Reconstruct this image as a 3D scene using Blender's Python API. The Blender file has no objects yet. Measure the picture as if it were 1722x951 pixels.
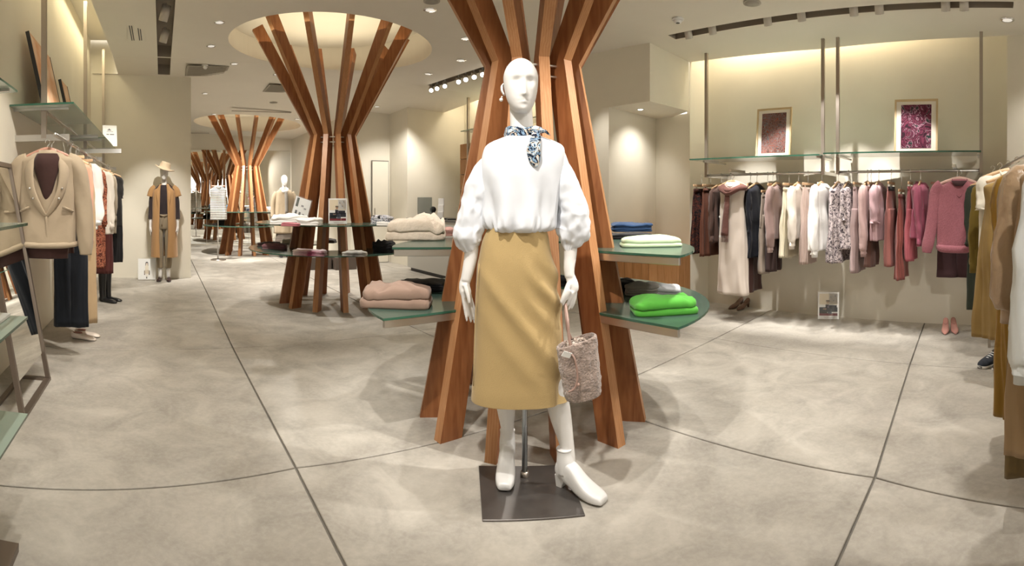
import bpy, bmesh, math, random
from mathutils import Vector, Matrix, noise
from mathutils.geometry import tessellate_polygon

# ------------------------------------------------------------------ camera, world, exposure
SC = bpy.context.scene
COL = SC.collection
FPX, CAMH, HOR, GRID = 880.0, 1.25, 335.0, 0.67      # px per radian, camera height, horizon row, yaw of the shop's grid
cam_data = bpy.data.cameras.new('camera')
cam_data.type = 'PANO'
cam_data.panorama_type = 'CENTRAL_CYLINDRICAL'
cam_data.central_cylindrical_range_u_min = -861 / FPX
cam_data.central_cylindrical_range_u_max = 861 / FPX
cam_data.central_cylindrical_range_v_min = (HOR - 951) / FPX
cam_data.central_cylindrical_range_v_max = HOR / FPX
cam_data.central_cylindrical_radius = 1.0
cam_data.clip_start = 0.05
cam = bpy.data.objects.new('camera', cam_data)
COL.objects.link(cam)
cam.location = (0, 0, CAMH)
cam.rotation_euler = (math.pi / 2, 0, 0)
SC.camera = cam

world = bpy.data.worlds.new('world')
SC.world = world
world.use_nodes = True
world.node_tree.nodes['Background'].inputs[0].default_value = (1.0, 0.95, 0.87, 1)
world.node_tree.nodes['Background'].inputs[1].default_value = 1.4  # warm fill added through the unwalled end behind the camera
SC.view_settings.view_transform = 'Standard'
SC.view_settings.look = 'None'
SC.view_settings.gamma = 1.0
SC.view_settings.exposure = 0.80
SC.view_settings.use_curve_mapping = False
SC.cycles.max_bounces = 7
SC.cycles.diffuse_bounces = 4
SC.cycles.transparent_max_bounces = 12
SC.cycles.sample_clamp_indirect = 4.0

CG, SG = math.cos(GRID), math.sin(GRID)


def nvec(p):
    """repeatable noise vector"""
    return Vector((noise.noise(p), noise.noise(p + Vector((31.4, 7.7, 2.1))), noise.noise(p + Vector((5.3, 47.1, 19.9)))))



def W(u, v, z=0.0):
    return Vector((u * CG - v * SG, u * SG + v * CG, z))


def UV(p):
    return (p[0] * CG + p[1] * SG, -p[0] * SG + p[1] * CG)


def ray(x, y):
    a = (x - 861) / FPX
    return math.sin(a), math.cos(a), (HOR - y) / FPX


def at(x, y, d):
    a = ray(x, y)
    return Vector((a[0] * d, a[1] * d, CAMH + a[2] * d))


def fl(x, y, z=0.0):
    t = (z - CAMH) / ray(x, y)[2]
    return at(x, y, t)


def cz(u, v):
    return 3.0 - .045 * u + .035 * min(v, 7.4) - .05 * max(0, min(v, 10.7) - 7.4)


def ceil_pt(x, y):
    z = 3.0
    for _ in range(25):
        p = fl(x, y, z)
        z = cz(*UV(p))
    return Vector((p[0], p[1], z))


# ------------------------------------------------------------------ lamps of the shop
def spot(u, v, z, tu, tv, tz, power, angle=50, blend=.6, col=(1, .90, .76), size=.03):
    ld = bpy.data.lights.new('spot_lamp', 'SPOT')
    ld.energy = power; ld.spot_size = math.radians(angle); ld.spot_blend = blend
    ld.color = col; ld.shadow_soft_size = size
    o = bpy.data.objects.new('spot_lamp', ld)
    COL.objects.link(o)
    a, b = W(u, v, z), W(tu, tv, tz)
    o.location = a
    o.rotation_euler = (b - a).to_track_quat('-Z', 'Y').to_euler()
    return o


def area(u, v, z, sx, sy, power, rx=0.0, col=(1, .92, .8), rz=None, shape='RECTANGLE'):
    ld = bpy.data.lights.new('area_lamp', 'AREA')
    ld.shape = shape; ld.size = sx; ld.size_y = sy; ld.energy = power; ld.color = col
    o = bpy.data.objects.new('area_lamp', ld)
    COL.objects.link(o)
    o.location = W(u, v, z)
    o.rotation_euler = (rx, 0, GRID if rz is None else rz)
    return o


WARM = (1.0, .86, .62)
NEUT = (1.0, .955, .89)
# cove light in the two wall recesses and the four round ceiling domes
area(5.3, 1.5, 3.16, .25, 3.2, 17, 0, (1, .88, .66))
area(-.95, 2.6, 3.60, .2, 5.0, 9, 0, (1, .86, .55))
area(-.95, 6.7, 3.60, .2, 2.6, 6, 0, (1, .86, .55))
area(5.5, 6.8, 3.30, .25, 3.4, 14, 0, (1, .88, .66))
for du, dv, dz in ((2.0, 2.37, 3.02), (2.03, 6.1, 3.14), (1.98, 12.0, 3.03)):
    area(du, dv, dz, 1.9, 1.9, 7, math.pi, (1, .88, .60), shape='DISK')
# track spots over the mannequin and the first table
spot(.9, -.55, 2.9, 1.40, 1.75, 1.45, 31, 34, .5, NEUT)
spot(.1, 2.7, 3.05, 1.42, 1.8, 1.3, 24, 40, .6, NEUT)
spot(3.6, .2, 2.8, 1.45, 1.85, 1.2, 32, 36, .6, NEUT)
# pools on the floor and tables
for a in ((2.7, .9, 2.85, 2.05, 2.35, .7, 135, 56), (.5, 1.2, 2.95, 1.95, 2.4, .4, 125, 60), (1.2, 4.6, 3.05, 2.0, 3.0, .8, 100, 60),
          (3.4, 3.6, 2.9, 2.3, 2.6, .8, 100, 56), (.3, 4.9, 3.1, 1.8, 5.6, .8, 150, 60), (2.4, 8.3, 3.1, 2.1, 6.3, .7, 150, 60),
          (3.8, 5.6, 2.95, 2.3, 6.0, .8, 80, 56), (.9, 10.4, 3.0, 1.9, 11.7, .7, 420, 74), (3.1, 12.2, 2.9, 2.2, 12.0, .7, 330, 74),
          (3.3, -.2, 2.8, 3.3, .6, 0, 75, 100), (0, .3, 2.95, .1, 1.0, 0, 52, 100), (1.9, -1.0, 2.85, 1.9, .2, 0, 42, 100), (3.6, 1.3, 2.8, 3.5, 1.4, 0, 90, 90), (-.3, 1.6, 3.0, -.3, 1.9, 0, 45, 90),
          (3.6, 2.2, 2.85, 3.7, 2.0, 0, 55, 84), (.2, 3.4, 3.05, -.1, 3.6, 0, 62, 84), (.2, 6.6, 3.15, .0, 6.9, 0, 60, 80),
          (3.2, 7.8, 3.0, 3.4, 7.7, 0, 130, 90), (1.5, 9.0, 3.0, 1.4, 9.3, 0, 290, 104)):
    spot(*a, .7, NEUT)
# right-hand trough aims at the rail of clothes
for v, tv, e in ((2.7, 2.55, 120), (2.15, 1.9, 110), (1.5, 1.35, 115), (.9, .7, 115), (.35, .0, 125)):
    spot(4.3, v, 2.84, 5.1, tv, .95, e, 48, .4, (1, .96, .91), .02)
# left-hand trough
for v, tv, e in ((1.6, 2.6, 60), (2.6, 3.7, 105), (3.6, 4.7, 110), (4.7, 5.9, 105), (5.8, 7.2, 85)):
    spot(.05, v, 3.15, -.8, tv, 1.2, e, 46, .5, (1, .93, .83))
spot(.05, 6.5, 3.15, -.10, 8.1, 1.0, 135, 40, .8, NEUT)         # figure with the hat
spot(4.95, 3.5, 2.2, 4.95, 4.05, 1.2, 14, 110, .9, NEUT)            # niche
spot(3.9, 3.9, 2.85, 4.5, 3.95, 1.4, 30, 46, .9, NEUT)
spot(3.9, -.9, 2.8, 4.7, -.7, 1.7, 110, 64, .9, NEUT)
spot(2.9, 10.1, 2.9, 3.0, 12.5, 1.3, 250, 70, .8, NEUT)
spot(4.0, 8.0, 2.9, 4.3, 9.2, 1.2, 90, 80, .8, NEUT)
spot(.6, -.6, 2.9, 2.6, -.3, .9, 75, 52, .5, NEUT)             # near rack on the right


# ------------------------------------------------------------------ materials
MATS = {}


def mat(name, col, rough=.6, metal=0.0, spec=.5, noise_amt=0.0, noise_scale=20, bump=0.0, bump_scale=60, col2=None, sheen=0.0,
        alpha=1.0, trans=0.0, emit=None, coat=0.0, stretch=None, detail=4, emit_s=1.0):
    if name in MATS:
        return MATS[name]
    m = bpy.data.materials.new(name)
    m.use_nodes = True
    nt = m.node_tree
    b = nt.nodes['Principled BSDF']
    b.inputs['Base Color'].default_value = (*col, 1)
    b.inputs['Roughness'].default_value = rough
    b.inputs['Metallic'].default_value = metal
    b.inputs['Specular IOR Level'].default_value = spec
    b.inputs['Sheen Weight'].default_value = sheen
    b.inputs['Alpha'].default_value = alpha
    b.inputs['Transmission Weight'].default_value = trans
    b.inputs['Coat Weight'].default_value = coat
    if emit:
        b.inputs['Emission Color'].default_value = (*emit, 1)
        b.inputs['Emission Strength'].default_value = emit_s
    tc = nt.nodes.new('ShaderNodeTexCoord')
    src = tc.outputs['Object']
    if stretch:
        mp = nt.nodes.new('ShaderNodeMapping')
        mp.inputs['Scale'].default_value = stretch
        nt.links.new(src, mp.inputs[0]); src = mp.outputs[0]
    if noise_amt or col2:
        n = nt.nodes.new('ShaderNodeTexNoise')
        n.inputs['Scale'].default_value = noise_scale; n.inputs['Detail'].default_value = detail
        nt.links.new(src, n.inputs['Vector'])
        mx = nt.nodes.new('ShaderNodeMix'); mx.data_type = 'RGBA'
        c2 = col2 or tuple(c * (1 - noise_amt) for c in col)
        mx.inputs[6].default_value = (*col, 1); mx.inputs[7].default_value = (*c2, 1)
        rp = nt.nodes.new('ShaderNodeValToRGB')
        rp.color_ramp.elements[0].position = .35; rp.color_ramp.elements[1].position = .65
        nt.links.new(n.outputs['Fac'], rp.inputs[0])
        nt.links.new(rp.outputs[0], mx.inputs[0]); nt.links.new(mx.outputs[2], b.inputs['Base Color'])
    if bump:
        n2 = nt.nodes.new('ShaderNodeTexNoise')
        n2.inputs['Scale'].default_value = bump_scale; n2.inputs['Detail'].default_value = 3
        nt.links.new(src, n2.inputs['Vector'])
        bp = nt.nodes.new('ShaderNodeBump'); bp.inputs['Strength'].default_value = bump; bp.inputs['Distance'].default_value = .01
        nt.links.new(n2.outputs['Fac'], bp.inputs['Height']); nt.links.new(bp.outputs[0], b.inputs['Normal'])
    MATS[name] = m
    return m


def fab(name, hexcol, **k):
    k.setdefault('rough', .85); k.setdefault('spec', .2); k.setdefault('bump', .45); k.setdefault('bump_scale', 11); k.setdefault('sheen', .15)
    return mat(name, H(hexcol), **k)


def H(h):
    r = [int(h[i:i + 2], 16) / 255 for i in (0, 2, 4)]
    return tuple(c / 12.92 if c <= .04045 else ((c + .055) / 1.055) ** 2.4 for c in r)


def pattern_mat(name, cols, scale=18, kind='noise', rough=.8, dist=1.0):
    """hard-edged print: constant colour ramp over a distorted noise or a wave"""
    m = bpy.data.materials.new(name); m.use_nodes = True
    nt = m.node_tree; b = nt.nodes['Principled BSDF']
    b.inputs['Roughness'].default_value = rough; b.inputs['Specular IOR Level'].default_value = .2
    tc = nt.nodes.new('ShaderNodeTexCoord')
    if kind == 'noise':
        n = nt.nodes.new('ShaderNodeTexNoise'); n.inputs['Scale'].default_value = scale
        n.inputs['Detail'].default_value = 2; n.inputs['Distortion'].default_value = dist
        out = n.outputs['Fac']; lo, hi = .32, .68
    else:
        n = nt.nodes.new('ShaderNodeTexWave'); n.inputs['Scale'].default_value = scale
        n.bands_direction = 'Z'; out = n.outputs['Fac']; lo, hi = 0, 1
    nt.links.new(tc.outputs['Object'], n.inputs['Vector'])
    rp = nt.nodes.new('ShaderNodeValToRGB'); rp.color_ramp.interpolation = 'CONSTANT'
    els = rp.color_ramp.elements
    while len(els) < len(cols):
        els.new(.5)
    for i, c in enumerate(cols):
        els[i].position = 0 if i == 0 else lo + (hi - lo) * i / len(cols)
        els[i].color = (*H(c), 1)
    nt.links.new(out, rp.inputs[0]); nt.links.new(rp.outputs[0], b.inputs['Base Color'])
    return m


def concrete():
    m = bpy.data.materials.new('polished_concrete'); m.use_nodes = True
    nt = m.node_tree; b = nt.nodes['Principled BSDF']
    tc = nt.nodes.new('ShaderNodeTexCoord')
    ge = nt.nodes.new('ShaderNodeNewGeometry')
    def nz(scale, det, dist, lo, hi):
        n = nt.nodes.new('ShaderNodeTexNoise'); n.inputs['Scale'].default_value = scale
        n.inputs['Detail'].default_value = det; n.inputs['Distortion'].default_value = dist; n.inputs['Roughness'].default_value = .62
        nt.links.new(ge.outputs['Position'], n.inputs['Vector'])
        r = nt.nodes.new('ShaderNodeMapRange'); r.inputs[1].default_value = lo; r.inputs[2].default_value = hi
        nt.links.new(n.outputs['Fac'], r.inputs[0]); return n, r
    n1, r1 = nz(.9, 5, 1.0, .3, .7)
    n2, r2 = nz(3.2, 9, .7, .36, .70)
    n3, r3 = nz(38, 5, .4, .4, .75)
    def mix(a, bb, f):
        x = nt.nodes.new('ShaderNodeMix'); x.data_type = 'RGBA'
        for s, i in ((a, 6), (bb, 7)):
            if isinstance(s, tuple): x.inputs[i].default_value = (*s, 1)
            else: nt.links.new(s, x.inputs[i])
        if isinstance(f, float): x.inputs[0].default_value = f
        else: nt.links.new(f, x.inputs[0])
        return x.outputs[2]
    c = mix((.34, .31, .265), (.56, .525, .465), r1.outputs[0])
    mul = nt.nodes.new('ShaderNodeMath'); mul.operation = 'MULTIPLY'; mul.inputs[1].default_value = .8
    nt.links.new(r2.outputs[0], mul.inputs[0])
    c = mix(c, (.25, .23, .20), mul.outputs[0])
    mul3 = nt.nodes.new('ShaderNodeMath'); mul3.operation = 'MULTIPLY'; mul3.inputs[1].default_value = .22
    nt.links.new(r3.outputs[0], mul3.inputs[0])
    c = mix(c, (.66, .62, .55), mul3.outputs[0])
    nt.links.new(c, b.inputs['Base Color'])
    rr = nt.nodes.new('ShaderNodeMapRange'); rr.inputs[3].default_value = .36; rr.inputs[4].default_value = .62
    nt.links.new(n2.outputs['Fac'], rr.inputs[0]); nt.links.new(rr.outputs[0], b.inputs['Roughness'])
    b.inputs['Specular IOR Level'].default_value = .35
    bp = nt.nodes.new('ShaderNodeBump'); bp.inputs['Strength'].default_value = .15; bp.inputs['Distance'].default_value = .004
    nt.links.new(n3.outputs['Fac'], bp.inputs['Height']); nt.links.new(bp.outputs[0], b.inputs['Normal'])
    return m


def wood(name, c1, c2, rough=.42):
    m = bpy.data.materials.new(name); m.use_nodes = True
    nt = m.node_tree; b = nt.nodes['Principled BSDF']
    tc = nt.nodes.new('ShaderNodeTexCoord')
    mp = nt.nodes.new('ShaderNodeMapping'); mp.inputs['Scale'].default_value = (7, 7, 1.0)
    nt.links.new(tc.outputs['Object'], mp.inputs[0])
    n = nt.nodes.new('ShaderNodeTexNoise'); n.inputs['Scale'].default_value = 3.2; n.inputs['Detail'].default_value = 5; n.inputs['Distortion'].default_value = 1.2
    nt.links.new(mp.outputs[0], n.inputs['Vector'])
    w = nt.nodes.new('ShaderNodeTexWave'); w.inputs['Scale'].default_value = 3.0; w.inputs['Distortion'].default_value = 7; w.inputs['Detail'].default_value = 2
    nt.links.new(mp.outputs[0], w.inputs['Vector'])
    a = nt.nodes.new('ShaderNodeMath'); a.operation = 'MULTIPLY_ADD'; a.inputs[1].default_value = .28
    nt.links.new(w.outputs['Fac'], a.inputs[0]); nt.links.new(n.outputs['Fac'], a.inputs[2])
    r = nt.nodes.new('ShaderNodeValToRGB')
    r.color_ramp.elements[0].position = .38; r.color_ramp.elements[0].color = (*c1, 1)
    r.color_ramp.elements[1].position = .82; r.color_ramp.elements[1].color = (*c2, 1)
    nt.links.new(a.outputs[0], r.inputs[0]); nt.links.new(r.outputs[0], b.inputs['Base Color'])
    b.inputs['Roughness'].default_value = rough; b.inputs['Specular IOR Level'].default_value = .4
    return m


M_CONC = concrete()
M_JOINT = mat('joint_grey', (.20, .185, .16), .9)
M_WALL = mat('painted_wall', (.78, .735, .625), .75, noise_amt=.04, noise_scale=2.5, bump=.03, bump_scale=200)
M_CEIL = mat('painted_ceiling', (.80, .75, .66), .85, noise_amt=.03, noise_scale=2)
M_TROUGH = mat('trough_brown', (.30, .25, .20), .8)
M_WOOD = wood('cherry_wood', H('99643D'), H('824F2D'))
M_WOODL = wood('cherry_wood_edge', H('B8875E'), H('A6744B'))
M_OAK = wood('oak_panel', H('C08F60'), H('AD7B4C'), .5)
M_GLASS = mat('frosted_green_glass', (.055, .095, .075), .20, spec=.45)
M_GLASSP = mat('pale_green_glass', (.36, .46, .39), .14, spec=.6, coat=.4)
M_EDGE = mat('glass_edge', (.03, .10, .065), .1, spec=.7)
M_STEEL = mat('brushed_steel', (.62, .60, .57), .32, 1.0)
M_BRONZE = mat('bronze_steel', (.42, .37, .32), .36, .85)
M_BRZD = mat('dark_bronze', (.20, .16, .13), .4, .7)
M_CHROME = mat('chrome', (.86, .86, .86), .12, 1.0)
M_MIRROR = mat('mirror', (.86, .87, .83), .01, 1.0)
M_WHITE = mat('white_plastic', (.80, .79, .77), .4)
M_DARK = mat('dark_plastic', (.02, .02, .022), .4)
M_PAPER = mat('white_paper', (.86, .86, .84), .7)
M_HANG = mat('beech_hanger', H('D9B48C'), .5, noise_amt=.15, noise_scale=8, stretch=(1, 6, 6))
M_HANGP = mat('rosewood_hanger', H('B98A78'), .5)
M_ACRYL = mat('clear_acrylic', (.93, .95, .94), .04, spec=.6, alpha=.07)
M_LAMP = mat('lit_lamp', (1, 1, 1), .4, emit=(1, .93, .82), emit_s=9.0)
M_PLATE = mat('raw_steel_plate', (.165, .15, .14), .36, .65, noise_amt=.3, noise_scale=5)


# ------------------------------------------------------------------ object helpers
def obj(name, verts, faces, m, parent=None, smooth=False, kind=None, mats=None, mi=None, loc=None):
    me = bpy.data.meshes.new(name)
    me.from_pydata([tuple(v) for v in verts], [], faces)
    if mats:
        for q in mats: me.materials.append(q)
        if mi:
            for p, i in zip(me.polygons, mi): p.material_index = i
    elif m:
        me.materials.append(m)
    if smooth:
        me.polygons.foreach_set('use_smooth', [True] * len(me.polygons))
    me.update()
    o = bpy.data.objects.new(name, me)
    COL.objects.link(o)
    if parent is not None:
        o.parent = parent
    if loc is not None: o.location = loc
    if kind: o['kind'] = kind
    return o


def thing(name, label, cat, loc=(0, 0, 0), rz=0.0, group=None):
    o = bpy.data.objects.new(name, None)
    COL.objects.link(o)
    o.location = loc; o.rotation_euler = (0, 0, rz)
    o.empty_display_size = .05
    o['label'] = label; o['category'] = cat
    if group: o['group'] = group
    return o


def tag(o, label, cat, group=None):
    o['label'] = label; o['category'] = cat
    if group: o['group'] = group
    return o


def outward(verts, faces):
    """recompute normals outward for a closed mesh"""
    bm = bmesh.new()
    vs = [bm.verts.new(v) for v in verts]
    for f in faces:
        try: bm.faces.new([vs[i] for i in f])
        except ValueError: pass
    bmesh.ops.recalc_face_normals(bm, faces=bm.faces)
    bm.verts.index_update()
    V = [v.co.copy() for v in bm.verts]; F = [[v.index for v in f.verts] for f in bm.faces]
    bm.free()
    return V, F


def box_vf(x0, x1, y0, y1, z0, z1):
    v = [(x, y, z) for z in (z0, z1) for x, y in ((x0, y0), (x1, y0), (x1, y1), (x0, y1))]
    return v, [(3, 2, 1, 0), (4, 5, 6, 7), (0, 1, 5, 4), (1, 2, 6, 5), (2, 3, 7, 6), (3, 0, 4, 7)]


def box(name, x0, x1, y0, y1, z0, z1, m, parent=None, bevel=0.0, kind=None):
    v, f = box_vf(x0, x1, y0, y1, z0, z1)
    o = obj(name, v, f, m, parent, kind=kind)
    if bevel: bev(o, bevel)
    return o


def bev(o, w, seg=2):
    md = o.modifiers.new('b', 'BEVEL'); md.width = w; md.segments = seg; md.limit_method = 'ANGLE'
    return o


def uvbox(name, u0, u1, v0, v1, z0, z1, m, parent=None, kind=None):
    """box aligned with the shop's grid, in world coordinates"""
    v, f = box_vf(u0, u1, v0, v1, z0, z1)
    return obj(name, [W(*p) for p in v], f, m, parent, kind=kind)


def prism(name, pts, z0, z1, m, parent=None, kind=None, mats=None, side=None):
    """vertical prism over a polygon of (x, y); z0, z1 may be functions of index"""
    n = len(pts)
    a = sum(pts[i][0] * pts[(i + 1) % n][1] - pts[(i + 1) % n][0] * pts[i][1] for i in range(n))
    if a < 0: pts = pts[::-1]
    v = [(p[0], p[1], z0) for p in pts] + [(p[0], p[1], z1) for p in pts]
    f = [tuple(range(n - 1, -1, -1)), tuple(range(n, 2 * n))] + [(i, (i + 1) % n, n + (i + 1) % n, n + i) for i in range(n)]
    mi = [0, 0] + [1] * n if mats else None
    return obj(name, v, f, m, parent, kind=kind, mats=mats, mi=mi)


def loft(rings, closed=True, cap=True):
    n = len(rings[0]); v = [p for r in rings for p in r]; f = []
    for i in range(len(rings) - 1):
        for j in range(n if closed else n - 1):
            k = (j + 1) % n
            f.append((i * n + j, i * n + k, (i + 1) * n + k, (i + 1) * n + j))
    if cap and closed:
        f.append(tuple(range(n - 1, -1, -1))); f.append(tuple(range((len(rings) - 1) * n, len(rings) * n)))
    return v, f


def smooth_path(pts, sub=4):
    """Catmull-Rom through tuples of any length"""
    out = []
    n = len(pts)
    for i in range(n - 1):
        p0, p1, p2, p3 = pts[max(i - 1, 0)], pts[i], pts[i + 1], pts[min(i + 2, n - 1)]
        for s in range(sub):
            t = s / sub
            out.append(tuple(.5 * (2 * b + (c - a) * t + (2 * a - 5 * b + 4 * c - d) * t * t + (-a + 3 * b - 3 * c + d) * t ** 3)
                             for a, b, c, d in zip(p0, p1, p2, p3)))
    out.append(tuple(pts[-1]))
    return out


def tube_vf(pts, n=12, sub=4, flat=1.0, wob=None, up=None):
    """sweep: pts (x, y, z, r); flat squashes the second axis; wob(i, theta) scales the radius"""
    P = smooth_path([tuple(p) for p in pts], sub) if sub > 1 else [tuple(p) for p in pts]
    C = [Vector(p[:3]) for p in P]
    rings = []
    ref = None
    for i, c in enumerate(C):
        t = (C[min(i + 1, len(C) - 1)] - C[max(i - 1, 0)])
        if t.length < 1e-9: t = Vector((0, 0, 1))
        t.normalize()
        if ref is None:
            ref = Vector(up) if up else (Vector((1, 0, 0)) if abs(t.x) < .9 else Vector((0, 1, 0)))
        a = (ref - t * ref.dot(t))
        if a.length < 1e-6: a = t.orthogonal()
        a.normalize(); ref = a
        b = t.cross(a)
        r = P[i][3]; fl_ = P[i][4] if len(P[i]) > 4 else flat
        ring = []
        for j in range(n):
            th = 2 * math.pi * j / n
            k = wob(i / max(1, len(C) - 1), th) if wob else 1.0
            ring.append(c + a * (math.cos(th) * r * k) + b * (math.sin(th) * r * fl_ * k))
        rings.append(ring)
    return loft(rings)


def tube(name, pts, m, parent=None, n=12, sub=4, flat=1.0, wob=None, up=None, smooth=True):
    v, f = tube_vf(pts, n, sub, flat, wob, up)
    v, f = outward(v, f)
    return obj(name, v, f, m, parent, smooth)


def rod(name, a, b, r, m, parent=None, n=12):
    return tube(name, [(*a, r), (*b, r)], m, parent, n, 1)


def merge(*vfs):
    V, F = [], []
    for v, f in vfs:
        o = len(V); V += [Vector(p) for p in v]; F += [tuple(i + o for i in q) for q in f]
    return V, F


def dup(o, loc=None, rz=None, label=None):
    r = o.copy(); COL.objects.link(r)
    if loc is not None: r.location = loc
    if rz is not None: r.rotation_euler = (0, 0, rz)
    if label: r['label'] = label
    for ch in [c for c in bpy.data.objects if c.parent == o]:
        c = ch.copy(); COL.objects.link(c); c.parent = r
        for g in [q for q in bpy.data.objects if q.parent == ch]:
            d = g.copy(); COL.objects.link(d); d.parent = c
    return r


# ------------------------------------------------------------------ floor: slabs with sawn joints
floor = uvbox('floor', -1.9, 6.6, -6.0, 14.4, -.12, -.014, M_JOINT, kind='structure')
UL = [-1.9, .61, 2.35, 4.11, 6.6]
VL = [-6.0, -3.1, -1.25, .52, 2.31, 4.37, 6.36, 8.45, 10.5, 12.4, 14.4]
FIX = {(2, 3): (2.305, .485), (3, 3): (3.94, .555), (4, 3): (6.5, .63), (2, 4): (2.38, 2.28), (1, 4): (.62, 2.36), (0, 4): (-1.9, 2.02),
       (2, 2): (1.78, -1.3), (2, 5): (2.37, 4.40), (3, 2): (3.7, -1.3), (4, 4): (6.5, 2.36), (1, 5): (.60, 4.37), (0, 5): (-1.9, 4.33)}
def corner(i, j): return FIX.get((i, j), (UL[i], VL[j]))
for i in range(len(UL) - 1):
    for j in range(len(VL) - 1):
        q = [Vector(corner(a, b)) for a, b in ((i, j), (i + 1, j), (i + 1, j + 1), (i, j + 1))]
        c = sum(q, Vector((0, 0))) / 4
        pts = []
        for a in range(4):
            p, pn, pp = q[a], q[(a + 1) % 4], q[a - 1]
            e1, e2 = (pn - p).normalized(), (pp - p).normalized()
            pts.append(p + (e1 + e2) * .006)
        s = prism('slab', [tuple(W(*p))[:2] for p in pts], -.06, 0, M_CONC, floor)
        bev(s, .0025, 1)

# ------------------------------------------------------------------ walls
WALLT = 4.3


def wallp(name, pts, z0, z1, thick=.12, m=None, side=1):
    """wall along a polyline of (u, v); thickness grows to the given side; z1 may be a list"""
    P = [Vector((p[0], p[1])) for p in pts]
    N = []
    for i, p in enumerate(P):
        d = Vector((0, 0))
        if i < len(P) - 1: a = (P[i + 1] - p).normalized(); d += Vector((a.y, -a.x))
        if i > 0: a = (p - P[i - 1]).normalized(); d += Vector((a.y, -a.x))
        N.append(d.normalized() * thick * side / max(.5, abs(1)))
    out = [p + n for p, n in zip(P, N)]
    Z = z1 if isinstance(z1, (list, tuple)) else [z1] * len(P)
    v, f = [], []
    k = len(P)
    for p in P: v.append(W(p.x, p.y, z0))
    for p in out: v.append(W(p.x, p.y, z0))
    for p, z in zip(P, Z): v.append(W(p.x, p.y, z))
    for p, z in zip(out, Z): v.append(W(p.x, p.y, z))
    for i in range(k - 1):
        f += [(i, i + 1, 2 * k + i + 1, 2 * k + i), (k + i + 1, k + i, 3 * k + i, 3 * k + i + 1),
              (2 * k + i, 2 * k + i + 1, 3 * k + i + 1, 3 * k + i), (i + 1, i, k + i, k + i + 1)]
    f += [(0, 2 * k, 3 * k, k), (k - 1, 2 * k - 1, 4 * k - 1, 3 * k - 1)]
    v, f = outward(v, f)
    return obj(name, v, f, m or M_WALL, kind='structure')


wallp('wall_left', [(-1.13, -6), (-1.13, 14.3)], 0, 4.0, side=-1)
uvbox('wall_partition', -1.13, .47, 8.33, 8.50, 0, 3.9, M_WALL, kind='structure')
uvbox('wall_mirror', -1.2, 3.7, 14.24, 14.36, 0, 3.2, M_WALL, kind='structure')
mir = thing('wall_mirror_panel', 'full-height mirror covering the far end wall, doubling the timber tree columns', 'mirror', W(0, 14.22, 0), GRID)
for k in range(4):
    box('mirror_sheet', -1.1 + k * 1.17, .06 + k * 1.17, -.006, .006, .04, 2.60, M_MIRROR, mir)
K1, K2, K3 = UV(ceil_pt(996, 91)), UV(ceil_pt(1094, 71)), UV(ceil_pt(1159, 105))
KU, KV = 4.47, 3.31
KN = cz(KU, KV)
SOF = 1.25 + 165 / 880 * W(KU, KV).xy.length            # underside of the block over the niche
uA, vA = UV(at(1014, 200, (SOF - 1.25) * 880 / 152))
uC, vC = UV(at(1100, 200, (SOF - 1.25) * 880 / 133))
uB, vB = UV(at(1164, 200, (SOF - 1.25) * 880 / 140))
# long right side wall, counter recess side
wallp('wall_right_counter', [(KU, vA), (KU, 4.95), (5.75, 4.95), (5.75, 8.8), (4.47, 8.8), (4.43, 9.5), (3.62, 9.55), (3.62, 14.24)], 0, 3.9, side=1)
# block above the niche and the niche itself
prism('wall_niche_bulkhead', [tuple(W(*p))[:2] for p in ((KU, vA), (KU, KV), (5.24, KV), (uC + .1, vA))], SOF, 3.05, M_WALL, kind='structure')
wallp('wall_niche', [(KU, vA), (uC, vC), (uB + .02, KV + .01)], 0, SOF + .02, side=1)
wallp('wall_right_return', [(uB, KV), (5.34, KV), (5.62, KV + .10)], 0, 3.6, .10, side=-1)
wallp('wall_right', [(5.58, 3.55), (5.17, -.24)], 0, 3.6, side=-1)
wallp('wall_right_pier', [(5.3, -.24), (4.86, -.22), (4.60, -1.2), (4.60, -6)], 0, 3.0, .12, side=-1)
wallp('wall_right_recess_end', [(5.3, -.24), (4.92, -.24)], 0, 3.6, .10, side=-1)


# ------------------------------------------------------------------ ceiling with domes and slots
def hole_circle(cu, cv, r, n=72):
    return [(cu + r * math.cos(2 * math.pi * i / n), cv + r * math.sin(2 * math.pi * i / n)) for i in range(n)]


DOMES = [(2.02, 2.37, 1.24), (2.03, 6.08, 1.24), (1.98, 12.0, 1.24)]
T1, T2, T3, T4 = (4.36, 3.0), (4.50, 3.0), (4.24, -.24), (4.12, -.24)
SLOTS = [None, [T1, T2, T3, T4]]


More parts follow.
